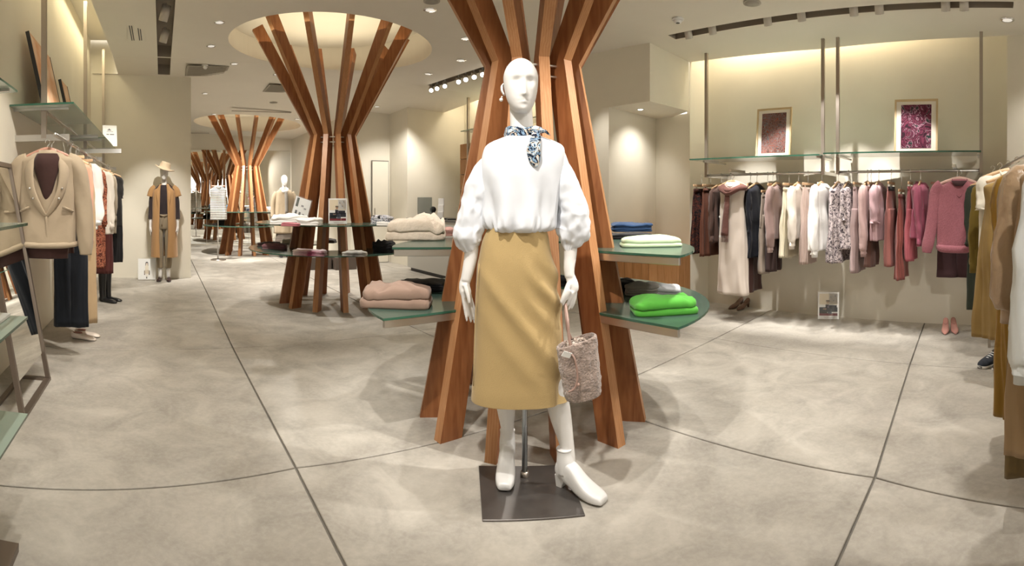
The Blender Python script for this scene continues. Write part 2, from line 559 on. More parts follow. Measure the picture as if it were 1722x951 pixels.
def ceil_mesh():
    V, F = [], []
    strips = [
        ([(-.69, -6), (4.60, -6), (4.60, -1.2), (4.86, -.24), (4.93, 0), (5.22, 1.65), (5.27, KV), (KU, KV), (KU, 4.95), (5.25, 4.95), (5.28, 7.4), (-.69, 7.4)],
         [hole_circle(*DOMES[0]), hole_circle(*DOMES[1])]),
        ([(-.69, 7.4), (5.28, 7.4), (5.28, 8.8), (4.5, 8.8), (4.5, 10.5), (-1.1, 10.5), (-1.1, 8.3), (-.69, 8.3)], [[(-.055, 7.42), (.135, 7.42), (.135, 8.25), (-.055, 8.25)]]),
        ([(-1.1, 10.5), (3.7, 10.5), (3.7, 14.3), (-1.1, 14.3)], [hole_circle(*DOMES[2])])]
    strips[0][1].append([(-.055, .6), (.135, .6), (.135, 7.38), (-.055, 7.38)])
    strips[0][1].append(SLOTS[1])
    strips[0][1].append([(4.02, 5.3), (4.16, 5.3), (4.22, 7.3), (4.07, 7.3)])
    for outer, holes in strips:
        loops = [[Vector((p[0], p[1], 0)) for p in outer]] + [[Vector((p[0], p[1], 0)) for p in h] for h in holes]
        flat = [p for l in loops for p in l]
        o = len(V)
        V += [W(p.x, p.y, cz(p.x, p.y)) for p in flat]
        for t in tessellate_polygon(loops):
            a, b, c = (flat[i] for i in t)
            if (b - a).cross(c - a).z > 0: t = t[::-1]
            F.append(tuple(i + o for i in t))
    return V, F


v, f = ceil_mesh()
obj('ceiling', v, f, M_CEIL, kind='structure')


def flatquad(name, pts, zf, m, flip=False, kind='structure'):
    v = [W(p[0], p[1], zf(*p) if callable(zf) else zf) for p in pts]
    return obj(name, v, [tuple(range(len(v)))[::-1] if not flip else tuple(range(len(v)))], m, kind=kind)


# raised strips over the recesses with their lips
flatquad('ceiling_recess_left', [(-1.13, -6), (-.69, -6), (-.69, 8.28), (-1.13, 8.28)], lambda u, v: cz(u, min(v, 7.4)) + .48, M_CEIL)
def lip(name, pts, dz, th, m=M_CEIL):
    v, f = [], []
    for (u, w_) in pts:
        v += [W(u, w_, cz(u, w_)), W(u, w_, cz(u, min(w_, 7.4)) + dz)]
    for i in range(len(pts) - 1):
        f.append((2 * i, 2 * i + 2, 2 * i + 3, 2 * i + 1))
    o = obj(name, v, f, m, kind='structure')
    return o


lip('trim_1', [(-.69, -6), (-.69, 7.4), (-.69, 8.28)], .48, .02)
RO = [(4.86, -.24), (4.93, 0), (5.22, 1.65), (5.27, KV)]
flatquad('ceiling_recess_right', [(5.4, -.24), (5.8, KV + .3), (5.27, KV), (5.22, 1.65), (4.93, 0), (4.86, -.24)][::-1], lambda u, v: cz(u, v) + .42, M_CEIL)
lip('trim_2', RO, .42, .02)
flatquad('ceiling_recess_counter', [(5.25, 4.95), (5.8, 4.95), (5.8, 8.8), (5.28, 8.8)], lambda u, v: cz(u, v) + .42, M_CEIL)
lip('trim_3', [(5.25, 4.95), (5.28, 7.4), (5.28, 8.8)], .42, .02)
for cu, cv, r in DOMES:
    c = hole_circle(cu, cv, r)
    zt = cz(cu, cv) + .34
    v = [W(p[0], p[1], cz(*p)) for p in c] + [W(p[0], p[1], zt) for p in c]
    n = len(c)
    f = [(i, n + i, n + (i + 1) % n, (i + 1) % n) for i in range(n)] + [tuple(range(2 * n - 1, n - 1, -1))]
    obj('ceiling_dome', v, f, M_CEIL, kind='structure')
for s in ([(-.055, 7.42), (.135, 7.42), (.135, 8.25), (-.055, 8.25)], [(-.055, .6), (.135, .6), (.135, 7.38), (-.055, 7.38)], SLOTS[1], [(4.02, 5.3), (4.16, 5.3), (4.22, 7.3), (4.07, 7.3)]):
    v = [W(p[0], p[1], cz(*p)) for p in s] + [W(p[0], p[1], cz(*p) + .16) for p in s]
    obj('ceiling_slot', v, [(0, 4, 5, 1), (1, 5, 6, 2), (2, 6, 7, 3), (3, 7, 4, 0), (7, 6, 5, 4)], M_TROUGH, kind='structure')

# ------------------------------------------------------------------ timber tree displays
def sector_shelf(name, parent, r0, r1, a0, a1, z, th=.012, m=None, n=60, r1e=None):
    v, f = [], []
    ra = r1
    for i in range(n + 1):
        a = math.radians(a0 + (a1 - a0) * i / n)
        s, c = math.sin(a), -math.cos(a)
        r1 = ra + ((r1e or ra) - ra) * i / n
        v += [(r0 * s, r0 * c, z), (r1 * s, r1 * c, z), (r1 * s, r1 * c, z - th), (r0 * s, r0 * c, z - th)]
    mi = []
    for i in range(n):
        b = 4 * i
        for k in range(4):
            f.append((b + k, b + (k + 1) % 4, b + 4 + (k + 1) % 4, b + 4 + k)); mi.append(0 if k in (0, 2) else 1)
    f += [(0, 1, 2, 3), (4 * n + 3, 4 * n + 2, 4 * n + 1, 4 * n)]; mi += [1, 1]
    bm = bmesh.new(); vs = [bm.verts.new(p) for p in v]
    for q, i in zip(f, mi):
        fc = bm.faces.new([vs[k] for k in q]); fc.material_index = i
    bmesh.ops.recalc_face_normals(bm, faces=bm.faces)
    me = bpy.data.meshes.new(name); me.materials.append(m or M_GLASS); me.materials.append(M_EDGE)
    bm.to_mesh(me); bm.free()
    o = bpy.data.objects.new(name, me); COL.objects.link(o); o.parent = parent
    return o


def radial_bar(name, parent, r0, r1, a, z0, z1, th, m):
    a = math.radians(a); d = Vector((math.sin(a), -math.cos(a))); t = Vector((math.cos(a), math.sin(a))) * th / 2
    pts = [d * r0 - t, d * r1 - t, d * r1 + t, d * r0 + t]
    return bev(prism(name, [(p.x, p.y) for p in pts], z0, z1, m, parent), .002, 1)


ZU, ZL = .975, .665
SLAT = {}


def tree(u, v, label, phase, open_at, up=(46, 282), lo=(37, 309), taper=(0, 0)):
    t = thing('timber_tree_display', label, 'display stand', W(u, v, 0), 0, 'timber tree columns down the shop')
    if not SLAT:
        h = .03
        def plank(prof):
            vv = [(-h, -r, z) for r, z in prof] + [(h, -r, z) for r, z in prof]
            n = len(prof)
            ff = [tuple(range(n)), tuple(range(2 * n - 1, n - 1, -1))] + [(i, n + i, n + (i + 1) % n, (i + 1) % n) for i in range(n)]
            return outward(vv, ff)
        for nm, prof in (('leg', [(.665, 0), (.285, 2.02), (.155, 2.02), (.53, 0)]),
                         ('branch', [(.285, 2.02), (.99, 3.28), (.87, 3.345), (.155, 2.02)])):
            V, F = plank(prof)
            me = bpy.data.meshes.new(nm)
            me.from_pydata([tuple(p) for p in V], [], F)
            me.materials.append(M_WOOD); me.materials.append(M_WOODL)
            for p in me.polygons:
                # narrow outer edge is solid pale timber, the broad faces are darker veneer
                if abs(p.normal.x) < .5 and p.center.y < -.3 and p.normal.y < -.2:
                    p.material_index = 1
            SLAT[nm] = me
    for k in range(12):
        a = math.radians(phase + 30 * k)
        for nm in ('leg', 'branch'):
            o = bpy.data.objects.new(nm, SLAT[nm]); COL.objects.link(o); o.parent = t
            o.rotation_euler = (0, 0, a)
    for z in (1.93, 1.99):
        v_, f_ = [], []
        n = 36
        rings = []
        for i in range(n):
            b = 2 * math.pi * i / n
            rings.append([Vector(((.225 + .008 * math.cos(q)) * math.cos(b), (.225 + .008 * math.cos(q)) * math.sin(b), z + .008 * math.sin(q))) for q in [math.pi * 2 * j / 6 for j in range(6)]])
        v_, f_ = loft(rings + [rings[0]], cap=False)
        obj('tie_ring', v_, f_, M_STEEL, t, True)
    for (a0, a1), z, r1, r0, tp in ((up, ZU, .955, .37, taper[0]), (lo, ZL, 1.035, .42, taper[1])):
        s = sector_shelf('glass_shelf', t, r0, r1, a0 + open_at, a1 + open_at, z, r1e=r1 - tp)
        radial_bar('end_bar', s, r0 + .03, r1 - .01, a0 + open_at + 1.2, z - .052, z - .0125, .02, M_STEEL)
        radial_bar('end_bar', s, r0 + .03, r1 - tp - .01, a1 + open_at - 1.2, z - .052, z - .0125, .02, M_STEEL)
        for k in range(5):
            a = a0 + open_at + (a1 - a0) * (k + .5) / 5
            a = round((a - phase) / 30) * 30 + phase
            radial_bar('shelf_bracket', s, r0 + .1, r0 + .34, a, z - .03, z - .0125, .016, M_STEEL)
    return t


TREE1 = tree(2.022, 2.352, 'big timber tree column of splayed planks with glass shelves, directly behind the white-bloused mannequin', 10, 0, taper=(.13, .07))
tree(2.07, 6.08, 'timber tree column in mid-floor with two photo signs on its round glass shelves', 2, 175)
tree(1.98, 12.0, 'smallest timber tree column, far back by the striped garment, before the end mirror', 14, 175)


# ------------------------------------------------------------------ folded clothes
def folded(label, pos, w, d, h, m, rz=0.0, layers=3, seed=1, cat='folded clothes', group=None, slump=.3, name='folded_garment', crumple=.017, tag_col=None):
    rnd = random.Random(seed)
    n = 64
    nl = max(2, int(layers) * 2)
    th = h / nl / (1 - slump * .35)
    vfs = []

    def drape(x, y):
        ex, ey = abs(x) / (w / 2), abs(y) / (d / 2)
        e_ = min(1.2, max(ex, ey))
        k = 1 - slump * .8 * e_ ** 3
        k += .22 * noise.noise(Vector((x * 6 + seed, y * 6, 1.7))) * crumple / .017
        k += .16 * (.5 - abs(noise.noise(Vector((x * 11 + y * 9 + seed, y * 5 - x * 4, 5.1)))) * 2.2) * crumple / .017
        return max(.25, k)
    for q in range(nl):
        ox, oy = rnd.uniform(-.02, .02) * w, rnd.uniform(-.03, .03) * d
        sc, rt = rnd.uniform(.94, 1.0), rnd.uniform(-.03, .03)
        base = q * th
        rings = []
        for ins, zz in ((.90, .10), (.97, .0), (1.0, .25), (1.0, .65), (.97, .93), (.90, 1.04), (.78, 1.05), (.62, 1.05), (.45, 1.05), (.27, 1.05), (.08, 1.05)):
            ring = []
            for jj in range(n):
                t_ = 2 * math.pi * jj / n
                c, s_ = math.cos(t_), math.sin(t_); e = .30
                x = math.copysign(abs(c) ** e, c) * w / 2; y = math.copysign(abs(s_) ** e, s_) * d / 2
                # edges curve in and out like cloth
                wv = 1 + .035 * noise.noise(Vector((x * 9 + q, y * 9, seed))) * crumple / .017
                x, y = x * ins * sc * wv, y * ins * sc * wv
                x, y = x * math.cos(rt) - y * math.sin(rt) + ox, x * math.sin(rt) + y * math.cos(rt) + oy
                g = drape(x, y)
                z = (base + zz * th) * g + (noise.noise(Vector((x * 30, y * 30, q))) * .0016 if q == nl - 1 else 0)
                ring.append(Vector((x, y, max(0.0, z))))
            rings.append(ring)
        vfs.append(loft(rings))
    v, f = merge(*vfs)
    o = obj(name, v, f, m, smooth=True)
    o.location = pos; o.rotation_euler = (0, 0, rz)
    tag(o, label, cat, group)
    if tag_col:
        box('care_label', -.02, .02, -d / 2 - .004, -d / 2 + .004, h * .45, h * .75, tag_col, o)
    return o


CREAM = fab('cream_knit', 'DDD0BF', bump=.9, bump_scale=30)
NAVY = fab('navy_denim', '2A4468'); NAVY_D = fab('dark_navy', '1C222D'); BLACK = fab('black_cloth', '17171A')
MINT = fab('pale_mint', 'BFD2AE'); GREEN = fab('bright_green', '54A53C', noise_amt=.1)
TAUPE = fab('taupe_knit', '8C7567'); GREYC = fab('grey_cloth', '8C867E'); WHITEC = fab('white_cloth', 'F2F0EC')
ROSE = fab('rose_cloth', 'B9727A'); CHARC = fab('charcoal_cloth', '3B3734'); BLUEC = fab('teal_blue_cloth', '3E6E8E')
FLOR = pattern_mat('black_white_floral', ['1B1C22', 'D8D6D8', '8d92a3', 'E8E6E6'], 26)
STRIPE = pattern_mat('grey_white_stripe', ['5d5a58', 'DBD5CA'], 9, 'wave')


def shelf_at(x, y, z):
    return fl(x, y, z + .0005)


folded('chunky cream knit, largest pile on the left upper glass shelf beside the mannequin', shelf_at(700, 402, ZU), .42, .28, .125, CREAM, .1, 1, 3, slump=.35, crumple=.030, tag_col=None)
folded('dusty pink ruffled knit between the cream knit and the white sleeve', shelf_at(757, 396, ZU), .10, .12, .06, fab('dusty_pink_ruffle', 'B98F86', bump=.9, bump_scale=60), .2, 2, 5, crumple=.02)
folded('folded taupe two-tone sweatpants on the left lower glass shelf', shelf_at(668, 513, ZL), .39, .23, .105, TAUPE, .06, 1, 7, slump=.3)
folded('flat black garment behind the taupe sweatpants on the lower shelf', shelf_at(712, 486, ZL), .32, .20, .055, BLACK, -.1, 2, 8)
folded('blue folded denim at the back of the right upper glass shelf', shelf_at(1062, 396, ZU) + Vector((0, 0, .034)), .31, .19, .06, NAVY, -.1, 2, 9)
folded('dark charcoal garment under the blue denim, right upper glass shelf', shelf_at(1058, 400, ZU), .31, .21, .034, BLACK, .1, 1, 10)
folded('pale mint folded top on the right upper glass shelf', shelf_at(1094, 413, ZU), .36, .22, .05, MINT, -.12, 1, 11, slump=.5, crumple=.008)
folded('bright green folded knit on the right lower glass shelf', shelf_at(1116, 524, ZL), .34, .22, .072, GREEN, -.02, 1, 12, slump=.35)
folded('crumpled black, grey and white tee behind the green knit', shelf_at(1080, 493, ZL), .22, .18, .06, GREYC, -.2, 2, 13, crumple=.02)
folded('crumpled pale striped shirt at the right end behind the green knit', shelf_at(1122, 493, ZL), .17, .16, .05, fab('pale_grey_cloth', 'BFC0C2'), -.3, 1, 14, crumple=.022)
folded('black folded jersey by the timber legs, left of the crumpled grey tee', shelf_at(1050, 488, ZL), .15, .18, .06, BLACK, .2, 2, 15)
folded('dark garment edge seen between the mannequin and the timber, lower shelf', shelf_at(948, 478, ZL), .20, .16, .05, BLACK, .1, 2, 21)
# second tree, upper shelf
G2 = 'folded tops on the mid-floor tree table'
folded('long white folded tops at the left of the mid-floor upper shelf', shelf_at(487, 377.2, ZU), .42, .16, .10, WHITEC, .2, 2, 31, group=G2)
folded('rose pink folded top in front of the white tops, mid-floor upper shelf', shelf_at(489, 380, ZU), .20, .10, .035, ROSE, .15, 1, 32, group=G2)
folded('white folded shirt between the two photo signs, mid-floor upper shelf', shelf_at(521, 378.5, ZU), .27, .14, .07, WHITEC, -.05, 2, 33, group=G2)
folded('black and white patterned folded blouse right of the photo sign', shelf_at(643, 376, ZU), .24, .18, .075, FLOR, -.05, 2, 34, group=G2)
folded('thin white folded cloth beside the patterned blouse', shelf_at(650, 379, ZU), .20, .14, .035, WHITEC, -.05, 1, 35, group=G2)
# second tree, lower shelf
folded('dark brown folded top at the left end of the mid-floor lower shelf', shelf_at(452, 414, ZL), .28, .16, .05, fab('dark_brown', '43332F'), .1, 2, 36, group=G2)
folded('mauve and pink folded tops, left front of the mid-floor lower shelf', shelf_at(462, 418, ZL), .30, .12, .055, fab('mauve', '8C6468', noise_amt=.4, noise_scale=5), .15, 2, 37, group=G2)
folded('stack of white and magenta-edged folded tops at the centre of the lower shelf', shelf_at(521, 429, ZL), .36, .17, .055, fab('white_magenta', 'E9DCDC', col2=H('7E3350'), noise_scale=4), .05, 3, 38, group=G2)
folded('small white and black folded square on the mid-floor lower shelf', shelf_at(597, 430, ZL), .26, .14, .045, fab('white_black', 'E9E6DF', col2=H('3a3835'), noise_scale=3), -.05, 2, 39, group=G2)
folded('black folded stack at the right end of the mid-floor lower shelf', shelf_at(646, 424, ZL), .24, .18, .12, BLACK, -.1, 4, 40, group=G2)
folded('pale folded scarf at the far side of the mid-floor lower shelf', shelf_at(484, 408, ZL), .16, .14, .05, fab('beige_cloth', 'CFC3B2'), .4, 2, 41, group=G2)
folded('small dark folded knit seen between the mid-floor timber legs', shelf_at(553, 408, ZL), .20, .14, .05, CHARC, 0, 2, 42, group=G2)
# third tree
G3 = 'folded tops on the far tree table'
folded('teal blue folded tops, left on the far tree table', shelf_at(383, 354, ZU), .34, .22, .12, BLUEC, .1, 3, 51, group=G3)
folded('black and white folded tee in the middle of the far tree table', shelf_at(417, 354.5, ZU), .24, .18, .07, fab('mono_cloth', 'D5D2CE', col2=H('2b2f3a'), noise_scale=5), .1, 2, 52, group=G3)
folded('white folded tops at the right end of the far tree table', shelf_at(447, 353.5, ZU), .30, .2, .08, WHITEC, -.1, 2, 53, group=G3)
folded('dark grey folded tops, left on the lower shelf of the far tree', shelf_at(378, 377, ZL), .36, .22, .10, CHARC, .1, 2, 54, group=G3)
folded('small white folded square on the lower shelf of the far tree', shelf_at(412, 378.5, ZL), .14, .14, .04, WHITEC, .1, 1, 55, group=G3)
folded('cream folded garment at the right end of the lower shelf of the far tree', shelf_at(451, 377.5, ZL), .26, .2, .06, fab('cream_cloth', 'DDD6C6'), -.3, 2, 56, group=G3)

# ------------------------------------------------------------------ hanging rails, wall shelves
ZR = 1.515


def rail_pt(px, u0, v0, u1, v1):
    """point on the rail line (u0,v0)-(u1,v1) seen in column px"""
    a = (px - 861) / FPX + GRID
    du, dv = u1 - u0, v1 - v0
    # u = r sin a, v = r cos a  ->  u cos a - v sin a = 0
    t = -(u0 * math.cos(a) - v0 * math.sin(a)) / (du * math.cos(a) - dv * math.sin(a))
    return u0 + du * t, v0 + dv * t


RL = (5.04, 3.0, 4.80, -.02)            # right-hand rail line


def pole(name, u, v, z0, z1, m, parent, w=.014):
    b = uvbox(name, u - w, u + w, v - w, v + w, z0, z1, m, parent)
    return b


def wall_rail(label, pxa, pxb, glab):
    ua, va = rail_pt(pxa, *RL); ub, vb = rail_pt(pxb, *RL)
    t = thing('clothes_rail', label, 'clothes rail', (0, 0, 0))
    for (u, v) in ((ua, va), (ub, vb)):
        pole('post', u, v, ZR - .02, cz(u, v) + .40, M_BRONZE, t, .016)
        uvbox('wall_arm', u + .016, 5.60 if v > 1.6 else 5.40 if v > .6 else 5.24, v - .012, v + .012, ZR - .022, ZR + .012, M_STEEL, t)
    rod('rail_bar', W(ua, va, ZR), W(ub, vb, ZR), .0125, M_STEEL, t)
    uvbox('shelf_bracket', ua - .1, ua + .40, va - .035, va - .015, 1.655, 1.672, M_STEEL, t)
    uvbox('shelf_bracket', ub - .1, ub + .36, vb + .015, vb + .035, 1.655, 1.672, M_STEEL, t)
    s = thing('glass_wall_shelf', glab, 'shelf', (0, 0, 0))
    o = uvbox('glass_pane', min(ua, ub) - .12, ub + .33, vb - .0, va + .08, 1.674, 1.688, M_GLASSP, s)
    o.data.materials.append(M_EDGE)
    for p in o.data.polygons:
        if abs(p.normal.z) < .5: p.material_index = 1
    return (ua, va), (ub, vb)


wall_rail('left clothes rail on the right wall, steel bar between bronze posts', 1188, 1384, 'pale green glass shelf over the left rail, carrying the orange and blue print')
wall_rail('right clothes rail on the right wall, steel bar carrying the pink knits', 1409, 1650, 'pale green glass shelf over the right rail, carrying the purple print')
# square chrome face-out arms
for px, lab in ((1250, 'square chrome face-out arm holding the long white dress'), (1607, 'small chrome face-out arm holding the pink knit')):
    u, v = rail_pt(px, *RL)
    t = uvbox('face_out_arm', u - .30, u + .02, v - .016, v + .016, ZR + .013, ZR + .04, M_CHROME)
    tag(t, lab, 'rail arm')


def print_mat(name, cols, sc):
    return pattern_mat(name, cols, sc, dist=2.5, rough=.7)


def picture(px, yb, u, v, w, h, cols, label, rz, sc=14, lean=.1, z=None):
    t = thing('framed_print', label, 'picture', W(u, v, z), rz)
    t.rotation_euler = (-lean, 0, rz)
    fw = .022
    m = mat('pale_oak_frame', H('CDB189'), .5, noise_amt=.1, noise_scale=6)
    for a in ((-w / 2, w / 2, 0, fw), (-w / 2, w / 2, h - fw, h)):
        box('frame_rail', a[0], a[1], -.012, .012, a[2], a[3], m, t)
    for a in ((-w / 2, -w / 2 + fw * .8), (w / 2 - fw * .8, w / 2)):
        box('frame_stile', a[0], a[1], -.012, .012, fw, h - fw, m, t)
    box('mount', -w / 2 + .01, w / 2 - .01, -.002, .008, .01, h - .01, mat('mount_board', H('E9E0D4'), .7), t)
    iw, ih = w * .70, h * .80
    box('print', -iw / 2, iw / 2, -.005, -.002, h / 2 - ih / 2, h / 2 + ih / 2, print_mat(name='print_' + cols[0], cols=cols, sc=sc), t)
    return t


u, v = rail_pt(1290, *RL)
picture(0, 0, u + .15, v, .40, .54, ['3E3836', '6C2F20', '6D6A68', '8A3A22', '55666C', '6A2A20', '7d7874'],
        'framed abstract print of orange, red and grey-blue strokes', GRID + math.pi * 1.5, 20, z=1.690)
u, v = rail_pt(1536, *RL)
picture(0, 0, u + .17, v, .425, .54, ['2E1520', '521F33', '6F3046', '431828', '9A6F80', '263530', '5A2038'],
        'larger framed abstract print of purple and wine red blotches', GRID + math.pi * 1.5, 8, z=1.690)

# left wall
RZL = 1.70
t = thing('clothes_rail', 'long clothes rail on the left wall, steel bar hung from bronze posts', 'clothes rail')
for vv in (3.95, 6.15, 8.1):
    pole('post', -.90, vv, RZL + .02, 3.6, M_BRONZE, t, .02)
    uvbox('wall_arm', -1.13, -.70, vv - .016, vv + .016, RZL + .0, RZL + .05, M_STEEL, t)
rod('rail_bar', W(-.735, 3.55, RZL), W(-.735, 8.15, RZL), .013, M_STEEL, t)
tag(uvbox('face_out_arm', -.78, -.38, 4.95, 4.98, RZL - .01, RZL + .03, M_CHROME), 'chrome cross arm reaching out from the left rail behind the hoodie', 'rail arm')
for nm, a, b, lab in (('glass_wall_shelf', 3.78, 5.88, 'long pale green glass shelf on the left wall with the leaning artworks'),
                      ('glass_wall_shelf', 5.93, 7.4, 'pale green glass shelf on the left wall carrying the paper sign'),
                      ('glass_wall_shelf', 1.4, 3.30, 'cut-off wall shelf at the upper left corner of the frame')):
    s = thing(nm, lab, 'shelf')
    o = uvbox('glass_pane', -1.13, -.64 if a > 3.5 else -.93, a, b, 1.95, 1.964, M_GLASSP, s)
    o.data.materials.append(M_EDGE)
    for p in o.data.polygons:
        if abs(p.normal.z) < .5: p.material_index = 1
    uvbox('bracket', -1.13, -.70 if a > 3.5 else -.95, a + .12, a + .14, 1.932, 1.949, M_STEEL, s)
    uvbox('bracket', -1.13, -.70 if a > 3.5 else -.95, b - .14, b - .12, 1.932, 1.949, M_STEEL, s)
    uvbox('light_strip', -.93 if a > 3.5 else -1.0, -.90 if a > 3.5 else -.97, a + .3, b - .3, 1.940, 1.949, M_STEEL, s)
# art leaning on the left shelf, seen almost edge-on
for vv, w, h, lab in ((4.5, .80, .66, 'large unframed pale wood artwork leaning on the left wall shelf'),
                      (5.5, .36, .54, 'small pale wood artwork leaning on the left wall shelf beyond the large one')):
    t = thing('leaning_artwork', lab, 'picture', W(-.93, vv, 1.965), GRID + math.pi / 2)
    t.rotation_euler = (-.22, 0, GRID + math.pi / 2)
    box('panel', -w / 2, w / 2, -.012, .012, 0, h, mat('art_board', H('D8B896'), .6, col2=H('C98C60'), noise_scale=3), t)
    box('painted_sheet', -w / 2 + .03, w / 2 - .03, -.0145, -.012, .03, h - .03, mat('art_wash', H('E0C6AC'), .6, col2=H('D08E5E'), noise_scale=3.5), t)
    for q in ((-w / 2 - .008, -w / 2), (w / 2, w / 2 + .008)):
        box('frame_edge', q[0], q[1], -.016, .016, 0, h, M_DARK, t)


# ------------------------------------------------------------------ garments
def sect(cx, cy, hw, ht, z, n, e, fold=0, k=7, ph=0):
    out = []
    for j in range(n):
        th = 2 * math.pi * j / n
        c, s = math.cos(th), math.sin(th)
        x = math.copysign(abs(c) ** (2 / e), c); y = math.copysign(abs(s) ** (2 / e), s)
        w = 1 + fold * math.sin(k * th + ph) + .5 * fold * math.sin((k * 2 + 1) * th + ph * 2)
        out.append(Vector((cx + hw * x * (1 + (w - 1) * .3), cy + ht * y * w, z)))
    return out


def body_vf(rows, n=52, e=2.3, k=7, seed=0, sub=5, wr=.010):
    """rows: (z, cx, cy, half width, half depth, fold amplitude)"""
    P = smooth_path([tuple(r) for r in rows], sub)
    rings = []
    for i, (z, cx, cy, hw, ht, fo) in enumerate(P):
        ring = sect(cx, cy, max(hw, .004), max(ht, .004), z, n, e, max(0, fo), k, seed + 1.1 * math.sin(z * 4 + seed))
        for p in ring:
            q = nvec(Vector((p.x * 9 + seed * 5, p.y * 9, p.z * 5)))
            p.x += q.x * wr; p.y += q.y * wr * 1.6
        rings.append(ring)
    return loft(rings)


def hanger(parent, w=.40, kind='wood', drop=.0, m=None):
    """hook over the rail at the local origin, shoulders or clip bar below"""
    hk = [(0.0, 0, -.028, .0028), (.016, 0, -.012, .0028), (.017, 0, .008, .0028), (.0, 0, .019, .0028), (-.016, 0, .008, .0028), (-.017, 0, -.004, .0028)]
    if kind == 'wood':
        o = tube('hanger', [(-w / 2, 0, -.105 - drop, .010), (-w / 4, 0, -.072 - drop, .014), (0, 0, -.052 - drop, .018), (w / 4, 0, -.072 - drop, .014), (w / 2, 0, -.105 - drop, .010)],
                 m or M_HANG, parent, 8, 4, .55, up=(0, 0, 1))
        tube('hook', [(0, 0, -.05 - drop, .0028)] + hk, M_CHROME, o, 6, 3)
    else:
        o = box('hanger', -w / 2, w / 2, -.007, .007, -.075 - drop, -.05 - drop, m or M_HANG, parent, .004)
        tube('hook', [(0, 0, -.05 - drop, .0028)] + hk, M_CHROME, o, 6, 3)
        for s in (-1, 1):
            box('clip', s * w * .36 - .012, s * w * .36 + .012, -.012, .012, -.115 - drop, -.074 - drop, M_CHROME, o, .003)
    return o


def sleeve_vf(side, sh, L, r0, r1, seed, bell=0, out=.35, y=0.0, ztop=-.14, cuff=True):
    """sleeve hanging from the shoulder point; side -1/+1"""
    x0 = side * (sh - .035)
    pts = [(side * (sh - .10), y, ztop + .012, r0 * .7), (x0, y, ztop, r0), (x0 + side * L * out * .30, y, ztop - L * .30, r0 * 1.02), (x0 + side * L * out * .52, y - .01, ztop - L * .62, (r0 + r1) / 2 * (1 + bell)),
           (x0 + side * L * out * .60, y - .012, ztop - L * .90, r1 * (1 + bell * 1.2)), (x0 + side * L * out * .60, y - .012, ztop - L * .95, r1), (x0 + side * L * out * .60, y - .012, ztop - L, r1 * 1.04)]
    return tube_vf(pts, 22, 4, .62, wob=lambda i, th: 1 + .15 * math.sin(3 * th + seed + i * 9) * i + .08 * math.sin(7 * th + i * 17 + seed), up=(1, 0, 0))


